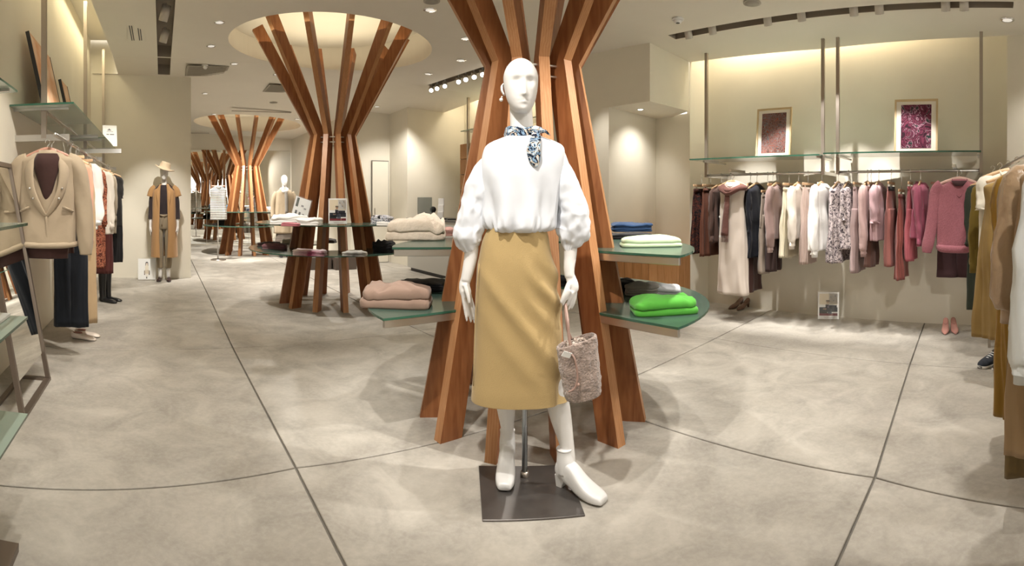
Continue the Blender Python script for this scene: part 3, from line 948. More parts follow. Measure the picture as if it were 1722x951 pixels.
def garment(kind, label, cat, loc, rz, m, L, w=.40, group=None, hang='wood', hw=None, depth=.040, fold=.24, k=6, seed=1, sl=.5, bell=0.0, drop=.05,
            m2=None, flare=1.0, vneck=False, pm=None, under=None, slr=.043, cuffm=None, hm=None, sout=.10, belt=None, name=None):
    t = thing(name or {'pants': 'hanging_trousers', 'skirt': 'hanging_skirt', 'top': 'hanging_blouse', 'dress': 'hanging_dress', 'coat': 'hanging_coat'}[kind],
              label, cat, loc, rz, group)
    hanger(t, hw or (w * .92 if hang == 'wood' else w * .8), hang, drop, hm)
    sh = w / 2
    if kind in ('top', 'coat', 'dress'):
        zt = -.065 - drop
        rows = [(zt + .006, 0, 0, .055, depth * .55, 0), (zt - .012, 0, 0, .085, depth * .8, 0), (zt - .035, 0, 0, sh * .66, depth * .9, 0), (zt - .062, 0, 0, sh * .96, depth, 0),
                (zt - .10, 0, 0, sh * 1.0, depth * 1.05, .02), (zt - .22, 0, 0, sh * .97, depth * 1.1, fold * .4), (zt - L * .5, 0, 0, sh * (1 + (flare - 1) * .5), depth * 1.15, fold * .7),
                (zt - L * .8, 0, 0, sh * (1 + (flare - 1) * .85), depth * 1.2, fold), (zt - L, 0, 0, sh * flare, depth * 1.15, fold)]
        v, f = body_vf(rows, 56, 2.3, k, seed)
        o = obj('body', v, f, m, t, True)
        if sl > .02:
            for s in (-1, 1):
                v, f = sleeve_vf(s, sh, sl, slr, slr * (.62 if sl > .3 else .95), seed + s, bell, sout, ztop=zt - .085)
                for p in v:
                    g_ = min(1, max(0, (zt - .09 - p.z) * 8))
                    p += (nvec(p * 8 + Vector((seed * 3, s, 0))) * .016 + nvec(p * 24 + Vector((seed, s, 0))) * .006) * g_
                so = obj('sleeve', v, f, m2 or m, t, True)
                if sl > .42:
                    x0 = s * (sh - .035) + s * sl * sout * .60
                    tube('cuff', [(x0, -.012, zt - .085 - sl * .9, slr * .60), (x0, -.012, zt - .085 - sl * 1.05, slr * .66)], cuffm or m2 or m, so, 18, 1, .62, up=(1, 0, 0))
        # collar band and neck opening
        tube('neckband', [(-.062, 0, zt + .006, .008), (-.05, -depth * .62, zt - .022 - (.1 if vneck else 0) * .3, .008), (0, -depth * .98, zt - .04 - (.11 if vneck else 0), .008), (.05, -depth * .62, zt - .022 - (.1 if vneck else 0) * .3, .008),
                          (.062, 0, zt + .006, .008), (.0, depth * .6, zt + .012, .008), (-.062, 0, zt + .006, .008)], m2 or m, t, 8, 4)
        if belt:
            r = sect(0, 0, sh * .98, depth * 1.3, zt - L * .45, 40, 2.3); r2 = [p - Vector((0, 0, .035)) for p in r]
            obj('belt', *loft([r, r2]), belt, t, True)
    elif kind == 'skirt':
        zt = -.10 - drop
        rows = [(zt, 0, 0, sh * .72, depth * .42, .02), (zt - .035, 0, 0, sh * .74, depth * .5, .05), (zt - L * .3, 0, 0, sh * (.80 + (flare - 1) * .3), depth * .85, fold * .7),
                (zt - L * .7, 0, 0, sh * (.88 + (flare - 1) * .7), depth * 1.1, fold), (zt - L, 0, 0, sh * (.9 + (flare - 1)), depth * 1.2, fold * 1.1)]
        v, f = body_vf(rows, 64, 2.3, k, seed)
        obj('body', v, f, m, t, True)
        r = sect(0, 0, sh * .735, depth * .46, zt + .004, 40, 2.3); r2 = [p - Vector((0, 0, .034)) for p in sect(0, 0, sh * .755, depth * .56, zt, 40, 2.3)]
        obj('waistband', *loft([r, r2]), m2 or m, t, True)
    elif kind == 'pants':
        zt = -.10 - drop
        parts = []
        rows = [(zt, 0, 0, sh * .72, depth * .45, .02), (zt - .10, 0, 0, sh * .8, depth * .7, .05), (zt - .26, 0, 0, sh * .86, depth * .9, fold * .4), (zt - .33, 0, 0, sh * .86, depth * .8, fold * .4)]
        parts.append(body_vf(rows, 48, 2.3, k, seed))
        obj('hip', *parts[0], m, t, True)
        for s in (-1, 1):
            c = s * sh * .45
            rows = [(zt - .20, c * .92, 0, sh * .42, depth * .8, fold * .3), (zt - .32, c, 0, sh * .42 * (1 + (flare - 1) * .3), depth * .95, fold * .5),
                    (zt - L * .7, c * 1.02, 0, sh * .42 * (1 + (flare - 1) * .7), depth * 1.05, fold * .7), (zt - L, c * 1.04, 0, sh * .42 * flare, depth * 1.1, fold * .7)]
            obj('leg', *body_vf(rows, 36, 2.3, 4, seed + s), m, t, True)
        r = sect(0, 0, sh * .735, depth * .5, zt + .004, 40, 2.3); r2 = [p - Vector((0, 0, .036)) for p in sect(0, 0, sh * .755, depth * .58, zt, 40, 2.3)]
        obj('waistband', *loft([r, r2]), m2 or m, t, True)
    return t


def R(px, back=0.0):
    u, v = rail_pt(px, *RL)
    return W(u + back, v, ZR)


def LenR(px, y, base=.065):
    base += .05
    """length that brings the hem to row y for a garment on the right rail"""
    u, v = rail_pt(px, *RL)
    d = math.hypot(u, v)
    return (ZR - base) - (1.25 - (y - 335) / 880 * d)


FLORD = pattern_mat('dark_floral', ['1F1B1E', '2A2426', '6A3A2E', '262023', '33302F'], 30)
BROWN = fab('chocolate_brown', '4A3430'); RUST = fab('rust_brown', '6B4232'); COATBR = fab('cocoa_wool', '5B463F')
IVORY = fab('ivory_satin', 'CFC3B8', rough=.5, bump=.12); NAVYB = fab('ink_navy', '1A1C26'); SCARFB = fab('brown_knit_scarf', '6A4740', bump=.5, bump_scale=50)
MAUV = fab('dusty_mauve', '8F7873'); PGREY = fab('warm_grey', '908377'); CREAMS = fab('cream_skirt', 'CFC6AE'); IVB = fab('ivory_blouse', 'D9D0C4')
PALEM = fab('pale_mauve', 'BBA69C'); WHITES = fab('crisp_white', 'F4F3F0'); FLORBW = pattern_mat('floral_on_lilac', ['2B2530', 'BDB0B0', '2B2530', 'C9BDBB', 'B3A6A9', 'C9BDBB'], 34)
MAUVP = fab('mauve_trouser', '9F8A88'); PINKM = fab('pink_mauve', 'B09490'); DPINK = fab('dusty_pink', 'B7979B'); TERRA = fab('terracotta_pink', '8F5A54'); TERRAD = fab('deep_terracotta', '7E4640')
ROSEP = fab('deep_rose', 'A3565E'); PINKS = fab('strong_pink', '9C5468'); PINKK = fab('pink_melange_knit', 'A0646E', bump=.5, bump_scale=90, noise_amt=.12, noise_scale=60); PLUM = fab('dark_plum', '4A3336')
GR1 = None
g0 = GRID
CL = 'clothing'
garment('skirt', 'dark floral long skirt on a clip hanger, first on the left rail', CL, R(1180), g0, FLORD, LenR(1180, 424, .10), .44, hang='clip', seed=1, flare=1.05)
garment('skirt', 'rust brown long skirt next to the dark floral skirt', CL, R(1195), g0, RUST, LenR(1195, 428, .10), .44, hang='clip', seed=2, flare=1.05, k=9)
garment('coat', 'brown jacket with a single lapel, between the brown skirt and the white dress', CL, R(1213), g0, COATBR, LenR(1213, 405), .46, seed=3, sl=.50, depth=.06)
garment('top', 'black blouse behind the brown jacket', CL, R(1229), g0, BLACK, LenR(1229, 421), .42, seed=4, sl=.0, depth=.045)
# long dress facing the room with a brown scarf
u, v = rail_pt(1246, *RL)
t = garment('dress', 'long ivory sleeveless dress facing the room with a brown scarf round its neck', CL, W(u - .26, v - .035, ZR - .03), g0 - math.pi / 2, IVORY,
            LenR(1246, 493) * .985, .27, seed=5, sl=0, drop=0, depth=.055, flare=1.30, fold=.14, k=5, hm=M_HANG, hw=.34)
tube('scarf', [(-.14, 0, -.115, .03), (-.10, -.06, -.125, .034), (0, -.095, -.17, .036), (.10, -.06, -.125, .034), (.14, 0, -.115, .03), (.06, .05, -.09, .03), (-.06, .05, -.09, .03), (-.14, 0, -.115, .03)], SCARFB, t, 14, 4, .8,
     wob=lambda i, th: 1 + .12 * math.sin(5 * th + i * 20))
tube('scarf', [(-.11, 0, -.10, .028), (-.05, -.075, -.13, .03), (.02, -.098, -.145, .03), (.09, -.06, -.12, .03), (.12, 0, -.10, .028)], SCARFB, t, 12, 4, .8)
tube('scarf_tail', [(-.01, -.10, -.19, .026), (-.015, -.105, -.32, .030), (-.03, -.10, -.44, .036), (-.04, -.10, -.60, .040)], SCARFB, t, 14, 4, .35, up=(1, 0, 0), wob=lambda i, th: 1 + .1 * math.sin(6 * th + i * 9))
for i in range(9):
    rod('tassel', (-.075 + i * .009, -.10, -.595), (-.078 + i * .0095, -.10, -.665), .003, SCARFB, t, 5)
for z in (-.42, -.62):
    box('dress_button', -.118, -.098, -.075, -.068, z, z + .018, M_PAPER, t)
garment('coat', 'chocolate brown long cardigan showing right of the ivory dress', CL, R(1262), g0, BROWN, LenR(1262, 488), .44, seed=6, sl=.34, depth=.05)
garment('coat', 'ink navy long coat, right of the brown cardigan', CL, R(1273), g0, NAVYB, LenR(1273, 430), .46, seed=7, sl=.40, depth=.05)
garment('pants', 'warm grey trousers hung low on a clip hanger', CL, R(1291), g0, PGREY, LenR(1291, 457, .10) - .07, .40, hang='clip', seed=8, drop=.12, flare=1.1)
garment('pants', 'dark brown cropped trousers below the mauve blouse', CL, R(1300), g0, fab('espresso', '3C2C2A'), LenR(1300, 454, .10), .34, hang='clip', seed=9, depth=.05)
garment('top', 'dusty mauve blouse with full gathered sleeves', CL, R(1308), g0, MAUV, LenR(1308, 400), .46, seed=10, sl=.56, bell=.35, slr=.062, cuffm=fab('mauve_cuff', 'B7A09B'))
garment('skirt', 'cream pleated long skirt beside the mauve blouse', CL, R(1327), g0, CREAMS, LenR(1327, 430, .10), .42, hang='clip', seed=11, k=13, fold=.26, flare=1.12)
garment('top', 'ivory blouse with rounded sleeve, between the cream skirt and the pleated mauve skirt', CL, R(1343), g0, IVB, LenR(1343, 400), .46, seed=12, sl=.52, bell=.25, slr=.062)
garment('skirt', 'pale mauve finely pleated skirt left of the white shirt', CL, R(1359), g0, PALEM, LenR(1359, 441, .10), .42, hang='clip', seed=13, k=17, fold=.22)
garment('top', 'crisp white shirt with full sleeves and wide cuffs, last on the left rail', CL, R(1382), g0, WHITES, LenR(1382, 418), .52, seed=14, sl=.58, bell=.35, slr=.07, depth=.07, cuffm=WHITES)
garment('dress', 'long lilac dress with black floral print, first on the right rail', CL, R(1410), g0, FLORBW, LenR(1410, 438), .42, seed=15, sl=0, depth=.06, flare=1.15)
garment('top', 'short-sleeved floral blouse next to the floral dress', CL, R(1427), g0, FLORBW, LenR(1427, 416), .40, seed=16, sl=.26, depth=.06)
garment('pants', 'long mauve wide trousers behind the floral blouse', CL, R(1442), g0, MAUVP, LenR(1442, 455, .10), .40, hang='clip', seed=17, flare=1.15)
garment('top', 'pink-mauve blouse with full sleeves and wide cuffs', CL, R(1459), g0, PINKM, LenR(1459, 408), .46, seed=18, sl=.56, bell=.35, slr=.064)
garment('pants', 'brown trousers showing under the pink-mauve blouse', CL, R(1465), g0, fab('mid_brown', '6E5048'), LenR(1465, 446, .10), .34, hang='clip', seed=19)
garment('top', 'dusty pink short-sleeved tee', CL, R(1478), g0, DPINK, LenR(1478, 402), .48, seed=20, sl=.28, slr=.07, depth=.05)
garment('pants', 'terracotta pink wide trousers with a dark waist tie', CL, R(1499), g0, TERRA, LenR(1499, 444, .10), .42, hang='clip', seed=21, flare=1.15, m2=BLACK)
garment('skirt', 'deep terracotta leather-look skirt hung lower than its neighbours', CL, R(1516), g0, fab('terra_leather', '80463F', rough=.5, bump=.08), LenR(1516, 464, .10) - .06, .42, hang='clip', seed=22, drop=.12, fold=.2, flare=1.12)
garment('pants', 'deep rose slim trousers left of the pink sweatshirt', CL, R(1531), g0, ROSEP, LenR(1531, 436, .10), .36, hang='clip', seed=23)
garment('top', 'strong pink sweatshirt seen edge-on', CL, R(1548), g0, PINKS, LenR(1548, 398), .42, seed=24, sl=.46, slr=.06, depth=.075)
# pink knit facing the room
u, v = rail_pt(1602, *RL)
t = garment('top', 'pink melange v-neck knit facing the room on a pale hanger', CL, W(u - .26, v - .075, ZR - .03), g0 - math.pi / 2, PINKK, .60, .40, name='hanging_knit', seed=25, sl=.0, drop=0, depth=.060,
            fold=.05, vneck=True, hm=fab('pale_pink_hanger', 'D9B6AC', bump=0), hw=.38)
for s, x1, zz in ((-1, -.285, -.70), (1, .245, -.50)):
    tube('sleeve', [(s * .15, 0, -.115, .06), (s * .20, 0, -.17, .060), (s * .22, -.01, -.33, .058), (x1 * .9, -.015, -.54 if s < 0 else -.41, .054), (x1 * .97, -.02, zz + .07, .052), (x1, -.02, zz, .036)], PINKK, t, 24, 4, .62,
         wob=lambda i, th: 1 + .07 * math.sin(4 * th + i * 8) * i, up=(1, 0, 0))
tube('hem_rib', [(-.19, 0, -.65, .02), (-.14, -.06, -.66, .024), (0, -.075, -.665, .024), (.14, -.06, -.66, .024), (.19, 0, -.65, .02), (.1, .065, -.66, .02), (-.1, .065, -.66, .02), (-.19, 0, -.65, .02)], PINKK, t, 10, 4, 1.4)
box('neck_label', -.03, .03, .0, .012, -.095, -.075, M_PAPER, t)
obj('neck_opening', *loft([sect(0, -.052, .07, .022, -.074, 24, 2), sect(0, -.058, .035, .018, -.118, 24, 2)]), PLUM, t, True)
garment('pants', 'dark plum wide cropped trousers below the pink knit', CL, W(u + .06, v - .04, ZR), g0 - math.pi / 2, PLUM, .84, .40, hang='clip', seed=26, flare=1.2, fold=.08, hm=M_HANGP, hw=.50)

# left rail -----------------------------------------------------
LL = (-.735, 3.5, -.735, 8.2)


def LP(px, du=0.0):
    u, v = rail_pt(px, *LL)
    return u + du, v


def Lg(kind, label, v, y, m, w=.42, **k):
    """garment on the left rail at grid position v with its hem at row y"""
    du = k.pop('du', 0.0) - .085; w *= .80
    d = math.hypot(-.735 + du, v)
    base = .10 if kind in ('pants', 'skirt') else .065
    L = (RZL - base - k.get('drop', .05)) - (1.25 - (y - 335) / 880 * d)
    return garment(kind, label, CL, W(-.735 + du, v, RZL), GRID, m, L, w, **k)


BEIGE = fab('oatmeal_jersey', 'A3937D'); DBROWN = fab('dark_cocoa', '3B2622'); NAVYP = fab('midnight', '14181F'); SAND = fab('sand_wool', 'B39A78'); PEACH = fab('peach', 'C99A82'); CHECK = pattern_mat('orange_brown_check', ['8A4A38', 'B5765C', '5b3028', 'A9654c'], 26)
STONE = fab('stone_cardigan', '9A8E7C'); BURG = fab('burgundy_pleat', '5A302D')
# the grey-beige hoodie facing the entrance
t = garment('top', 'oatmeal shawl-collar jacket over a brown knit, front of the left rail', CL, W(-.80, 3.56, RZL + .0), GRID + .12, BEIGE, .66, .46, name='hanging_jacket', seed=30, sl=0, drop=0, depth=.085, fold=.05, hm=M_HANGP, hw=.36)
t.location = W(-.80, 3.62, 1.655); t.scale = (.90, .95, 1.0)
obj('inner_knit', *body_vf([(-.085, 0, -.055, .08, .03, 0), (-.13, 0, -.072, .10, .04, 0), (-.2, 0, -.082, .095, .04, 0), (-.36, 0, -.078, .05, .045, 0), (-.46, 0, -.05, .02, .045, 0), (-.62, 0, -.02, .17, .07, .05), (-.80, 0, -.0, .165, .07, .08), (-.815, 0, 0, .16, .06, .08)], 48, 2.3, 5, 3), DBROWN, t, True)
for s in (-1, 1):
    tube('sleeve', [(s * .15, 0, -.13, .06), (s * .225, 0, -.19, .075), (s * .27, 0, -.38, .075), (s * .29, -.02, -.56, .068), (s * .30, -.03, -.72, .058), (s * .30, -.03, -.79, .048)], BEIGE, t, 24, 4, .8,
         wob=lambda i, th: 1 + .06 * math.sin(4 * th + i * 12), up=(1, 0, 0))
    tube('shawl_collar', [(s * .03, .05, -.085, .035), (s * .10, -.02, -.10, .045), (s * .135, -.085, -.20, .045), (s * .115, -.11, -.34, .036), (s * .05, -.115, -.46, .024), (s * .004, -.11, -.52, .012)], BEIGE, t, 18, 5, .45, up=(1, 0, 0))
    tube('pocket_welt', [(s * .205, -.07, -.49, .012), (s * .13, -.105, -.46, .013)], BEIGE, t, 10, 1, .6)
    for z in (-.33, -.40):
        o = rod('snap_button', (s * .125 * (1 if z > -.35 else .8), -.135, z), (s * .125 * (1 if z > -.35 else .8), -.128, z), .008, M_STEEL, t)
tube('placket', [(0, -.112, -.50, .010), (0.005, -.105, -.62, .010), (.005, -.095, -.70, .010)], BEIGE, t, 8, 2, .5)
tube('hem_band', [(-.235, 0, -.715, .014), (-.15, -.085, -.722, .016), (0, -.10, -.725, .016), (.15, -.085, -.722, .016), (.235, 0, -.715, .014), (.1, .09, -.72, .014), (-.1, .09, -.72, .014), (-.235, 0, -.715, .014)], BEIGE, t, 8, 4, 1.3)
tube('neck_tape', [(-.05, .03, -.10, .006), (0, -.02, -.115, .006), (.05, .03, -.10, .006)], M_PAPER, t, 6, 2)
Lg('pants', 'midnight blue wide trousers hanging below the oatmeal jacket', 4.12, 548, NAVYP, .34, hang='clip', flare=1.4, seed=31, du=.10)
Lg('top', 'dark brown sleeve and knit just behind the oatmeal jacket', 3.95, 425, DBROWN, .40, sl=.58, seed=32, du=-.02)
Lg('pants', 'sand-coloured wide wool trousers reaching nearly to the floor', 4.50, 540, SAND, .46, hang='clip', flare=1.3, seed=33, du=.08, depth=.07)
Lg('top', 'peach long-sleeved top between the oatmeal jacket and the white shirt', 4.35, 415, PEACH, .44, sl=.60, seed=34, du=.05)
Lg('top', 'white collared shirt with wide sleeves under the spot, left rail', 4.70, 385, WHITES, .46, sl=.46, seed=35, du=.06, slr=.07, bell=.2)
Lg('dress', 'orange and brown checked long dress, left rail', 5.25, 450, CHECK, .44, sl=.5, seed=36, du=.07)
Lg('coat', 'white knee-length coat in the middle of the left rail', 5.65, 393, fab('soft_white', 'E6DED2'), .46, sl=.55, seed=37, du=.10)
Lg('skirt', 'burgundy pleated skirt below the beige cardigan', 6.2, 459, BURG, .44, hang='clip', k=15, seed=38, du=.08, fold=.22)
Lg('top', 'stone beige cardigan, second from the far end of the left rail', 6.35, 392, STONE, .44, sl=.5, seed=39, du=.08)
Lg('dress', 'long black dress at the far end of the left rail', 7.05, 440, fab('soft_black', '1D1C1E'), .42, sl=.0, seed=40, du=.12)
Lg('top', 'black short-sleeved top at the far end of the left rail', 6.85, 380, fab('washed_black', '2E2C2B'), .46, sl=.24, seed=41, du=.12)

# near rack on the right -----------------------------------------
t = thing('garment_rack', 'low steel garment rack running toward the camera along the right side', 'clothes rack')
RA, RB = (4.5, -.16), (1.25, -.42)
rod('rack_bar', W(*RA, 1.52), W(*RB, 1.52), .013, M_STEEL, t)
for u, v in ((4.42, -.05), (4.42, -.28)):
    pole('rack_foot', u, v, .0, .10, M_BRONZE, t, .012)
for p in (RA, RB):
    pole('rack_post', p[0], p[1], 0.03, 1.53, M_BRONZE, t, .013)
uvbox('base_rail', 1.25, 4.5, -.30, -.27, .06, .09, M_BRONZE, t)
OLIVEJ = fab('bottle_green', '33392F', rough=.7); OLIVE = fab('olive_mustard', '6A5820'); MUST = fab('mustard', '8C6A28'); TANY = fab('tan_yellow', '8F7545'); SATIN = mat('beige_satin', H('A98E70'), .30, .0, spec=.7, bump=1.0, bump_scale=16, sheen=.2)
TAN = fab('tan_wool', '9C8262'); KHAKI = fab('dark_khaki', '6E5C3C')


def Ng(kind, label, u, vleft, y, m, w, **k):
    zr = 1.52
    s = k.pop('sl_vis', 0)
    v = vleft - w / 2
    base = .10 if kind in ('pants', 'skirt') else .065
    L = (zr - base - k.get('drop', .05)) - (1.25 - (y - 335) / 880 * math.hypot(u, vleft))
    return garment(kind, label, CL, W(u, v, zr), GRID - math.pi / 2, m, L, w, **k)


Ng('coat', 'bottle green long coat with a tie cord, farthest on the right rack', 4.50, .13, 520, OLIVEJ, .42, sl=.45, seed=50, slr=.05)
Ng('top', 'olive mustard blouse next to the bottle green coat', 4.15, .08, 440, OLIVE, .42, sl=.62, seed=51, bell=.2)
Ng('top', 'cream short-sleeved tee with pale cuff on the right rack', 3.92, .02, 425, fab('cream_tee', 'D9D2C2'), .42, sl=.20, seed=52, slr=.06, drop=.0)
Ng('dress', 'tan-yellow long dress on the right rack', 3.55, -.0, 565, TANY, .46, sl=.0, seed=53, depth=.07, flare=1.25)
Ng('dress', 'mustard yellow long dress reaching almost to the floor, right rack', 2.75, -.085, 700, MUST, .46, sl=.35, seed=54, depth=.07, flare=1.05, slr=.065)
Ng('top', 'shiny beige satin blouse with a ballooning sleeve, right rack', 2.30, -.125, 500, SATIN, .46, sl=.58, seed=55, bell=.45, slr=.08, depth=.08, sout=.10, cuffm=SATIN)
Ng('coat', 'dark khaki skirt hem showing below the tan coat, right rack', 2.16, -.15, 795, KHAKI, .38, sl=.0, flare=1.3, seed=56, depth=.06)
Ng('coat', 'tan wool long coat in front of the khaki hem, right rack', 2.02, -.145, 762, TAN, .38, sl=.0, flare=1.32, seed=57, depth=.06, fold=.12)
Ng('top', 'white wide-sleeved blouse nearest the camera on the right rack', 1.78, -.165, 600,  fab('cool_white', 'DDE0E0'), .40, sl=.66, seed=58, bell=.25, slr=.055, sout=.16)

# ------------------------------------------------------------------ mannequins
def remeshed(name, vfs, m, parent, voxel, smooth_it=6):
    V, F = [], []
    for v, f in vfs:
        v, f = outward(v, f)
        o = len(V); V += v; F += [tuple(i + o for i in q) for q in f]
    tmp = obj('tmp_body', V, F, None)
    md = tmp.modifiers.new('r', 'REMESH'); md.mode = 'VOXEL'; md.voxel_size = voxel
    ms = tmp.modifiers.new('s', 'SMOOTH'); ms.factor = .5; ms.iterations = smooth_it
    dg = bpy.context.evaluated_depsgraph_get()
    me = bpy.data.meshes.new_from_object(tmp.evaluated_get(dg))
    bpy.data.objects.remove(tmp)
    me.name = name
    me.materials.clear(); me.materials.append(m)
    me.polygons.foreach_set('use_smooth', [True] * len(me.polygons))
    o = bpy.data.objects.new(name, me); COL.objects.link(o); o.parent = parent
    return o


def head_vf(cx, cy, zc, turn=0.0, s=1.0, n=72):
    """egg head with sockets, nose, lips and chin; zc = chin height"""
    rows = [(0.0, .008, -.064, -.046), (.004, .022, -.078, -.020), (.014, .036, -.089, .015), (.035, .050, -.094, .045), (.065, .062, -.095, .070), (.10, .070, -.094, .088),
            (.135, .0745, -.092, .098), (.17, .075, -.087, .100), (.20, .066, -.073, .090), (.225, .049, -.050, .068), (.241, .025, -.022, .036), (.247, .004, .0, .010)]
    P = smooth_path(rows, 7)
    rings = []
    ct, st = math.cos(turn), math.sin(turn)
    for z, hw, yf, yb in P:
        ring = []
        for j in range(n):
            th = 2 * math.pi * j / n
            x = math.cos(th) * max(hw, .003); y = (yf + yb) / 2 + math.sin(th) * max((yb - yf) / 2, .003)
            if math.sin(th) < 0:
                fr = (-math.sin(th)) ** .5
                g = lambda a, b, sa, sb: math.exp(-((x - a) / sa) ** 2 - ((z - b) / sb) ** 2)
                y += .0155 * (g(-.030, .132, .019, .017) + g(.030, .132, .019, .017)) * fr
                ramp = max(0, min(1, (.145 - z) / .075)) if z > .070 else math.exp(-((z - .070) / .008) ** 2)
                y -= .023 * math.exp(-(x / (.0075 + .006 * ramp)) ** 2) * ramp * fr
                y -= .0085 * (g(0, .0535, .020, .0048) + g(0, .0405, .016, .0055)) - .007 * g(0, .047, .024, .0024)
                y -= .004 * g(0, .155, .05, .012)
                y -= .006 * g(0, .012, .016, .012)
            X, Y = x * ct - y * st, x * st + y * ct
            ring.append(Vector((cx + X * s, cy + Y * s, zc + z * s)))
        rings.append(ring)
    return loft(rings)


def shoe_vf(secs, n=28, e=2.6):
    rings = []
    for y, hw, zb, zt in smooth_path(secs, 3):
        rings.append([Vector((hw * math.copysign(abs(math.cos(t)) ** (2 / e), math.cos(t)), y, (zb + zt) / 2 + (zt - zb) / 2 * math.copysign(abs(math.sin(t)) ** (2 / e), math.sin(t))))
                      for t in [2 * math.pi * j / n for j in range(n)]])
    return loft(rings)


def heel_vf(y0, y1, z1, b0, b1, w1, w0):
    v = [(-w0, b0, 0), (w0, b0, 0), (w0, b1, 0), (-w0, b1, 0), (-w1, y0, z1), (w1, y0, z1), (w1, y1, z1), (-w1, y1, z1)]
    return v, [(3, 2, 1, 0), (4, 5, 6, 7), (0, 1, 5, 4), (1, 2, 6, 5), (2, 3, 7, 6), (3, 0, 4, 7)]


SHOES = {
    'boot': ([(.068, .020, .062, .10), (.052, .031, .052, .125), (.02, .034, .040, .13), (-.02, .035, .022, .12), (-.06, .039, .006, .088), (-.10, .043, .002, .062), (-.14, .041, .002, .047), (-.168, .032, .004, .036), (-.176, .026, .006, .028)], 3.2),
    'flat': ([(.068, .018, .008, .055), (.05, .029, .002, .062), (.0, .032, .002, .056), (-.05, .036, .002, .044), (-.10, .040, .002, .040), (-.14, .034, .002, .032), (-.172, .018, .004, .020)], 2.3),
    'pump': ([(.06, .016, .055, .105), (.045, .026, .050, .112), (.0, .029, .040, .085), (-.05, .033, .014, .058), (-.10, .037, .002, .046), (-.14, .027, .002, .034), (-.178, .008, .004, .016)], 2.2),
    'sneaker': ([(.075, .028, .0, .085), (.055, .036, .0, .095), (.0, .040, .0, .09), (-.06, .045, .0, .075), (-.12, .047, .0, .060), (-.165, .040, .0, .045), (-.185, .022, .0, .030)], 2.8),
}


def shoe(kind, parent, loc, rz, m, name='shoe', dark=None, sole=None, shaft=None, s=1.0):
    secs, e = SHOES[kind]
    v, f = outward(*shoe_vf(secs, e=e))
    o = obj(name, [p * s for p in v], f, m, parent, True)
    o.location = loc; o.rotation_euler = (0, 0, rz)
    if kind in ('boot', 'pump'):
        hv, hf = heel_vf(.012, .066, .062, .040, .066, .026, .014) if kind == 'boot' else heel_vf(.03, .06, .056, .044, .058, .016, .008)
        bev(obj('heel', [Vector(p) * s for p in hv], hf, sole or m, o), .003, 2)
    if shaft:
        v, f = outward(*tube_vf([(0, .020, .07, .036, 1.15), (0, .026, .115, .037, 1.05), (0, .03, .15, .0335, 1.0), (0, .031, shaft, .034, 1.0)], 24, 4, 1.05, up=(1, 0, 0)))
        obj('shaft', v, f, m, o, True)
        n = 24
        rg = [[Vector((math.cos(2 * math.pi * j / n) * r, .031 + math.sin(2 * math.pi * j / n) * r, z)) for j in range(n)] for r, z in ((.0345, shaft - .004), (.0355, shaft + .001), (.0335, shaft + .004))]
        obj('top_line', *loft(rg), m, o, True)
    elif dark:
        n = 20; top = {'flat': .060, 'pump': .098, 'sneaker': .096}[kind]; r = .024 if kind != 'sneaker' else .026
        rg = [[Vector((math.cos(2 * math.pi * j / n) * r * k, .012 + math.sin(2 * math.pi * j / n) * .048 * k, z - (.016 * (1 - math.sin(2 * math.pi * j / n)) if kind == 'pump' else 0))) * s for j in range(n)] for k, z in ((1.0, top - .006), (1.0, top + .0015), (.8, top + .001))]
        obj('opening', *loft(rg), dark, o, True)
    if kind == 'sneaker':
        sv = [(y, hw + .004, -.001, .026) for y, hw, a, b in secs]
        v, f = outward(*shoe_vf(sv, e=3.5)); obj('sole', [Vector((p.x, p.y, max(0, p.z))) for p in v], f, sole or M_WHITE, o, True)
        for k in range(4):
            tube('lace', [(-.022, -.03 - k * .022, .083 - k * .008, .003), (0, -.034 - k * .022, .090 - k * .008, .003), (.022, -.03 - k * .022, .083 - k * .008, .003)], M_WHITE, o, 6, 2)
    return o


OR = Vector((.013, 2.28, 0))
MQ = mat('mannequin_white', (.68, .66, .635), .38, spec=.45)
BLW = mat('white_blouse_cloth', (.70, .72, .76), .7, spec=.2, bump=.5, bump_scale=7, sheen=.1)
SKIRT = fab('mustard_beige_skirt', 'AC9365', bump=.16, bump_scale=260, rough=.8)


def ml(x, y, d=2.28):
    return at(x, y, d) - OR


man = thing('mannequin', 'tall white mannequin in white puff-sleeve blouse, mustard midi skirt and white ankle boots', 'mannequin', OR)


def mt(pts, **k):
    """tube through (px, row, radius, depth offset)"""
    return tube_vf([(*ml(p[0], p[1], 2.28 + (p[3] if len(p) > 3 else 0)), p[2]) for p in pts], k.get('n', 18), k.get('sub', 5), k.get('flat', 1.0), up=k.get('up'))


hx = ml(876, 300).x
chin = ml(0, 193).z
parts = [head_vf(hx, .0, chin, .12)]
parts.append(tube_vf([(hx - .002, .035, chin + .075, .050), (hx + .002, .025, chin - .005, .0505), (hx + .004, .018, chin - .06, .052), (hx + .0, .012, chin - .115, .058), (hx - .005, .01, chin - .165, .085)], 28, 5, 1.0, up=(1, 0, 0)))
parts.append(tube_vf([(hx - .01, .01, 1.50, .10, .6), (.02, .01, 1.44, .155, .6), (.015, .005, 1.34, .140, .72), (.01, .0, 1.14, .115, .8), (.0, .01, .98, .150, .75), (-.005, .01, .86, .135, .8)], 28, 4, .7, up=(1, 0, 0)))
parts.append(mt([(836, 258, .046), (815, 300, .042), (800, 350, .037), (793, 400, .034), (792, 430, .030), (787, 455, .026, -.01), (783, 472, .0225, -.015)], n=20))
parts.append(mt([(932, 258, .046), (948, 300, .042), (956, 350, .037), (959, 400, .032), (959, 428, .028, -.01), (957, 450, .024, -.03), (958, 466, .0215, -.04)], n=20))
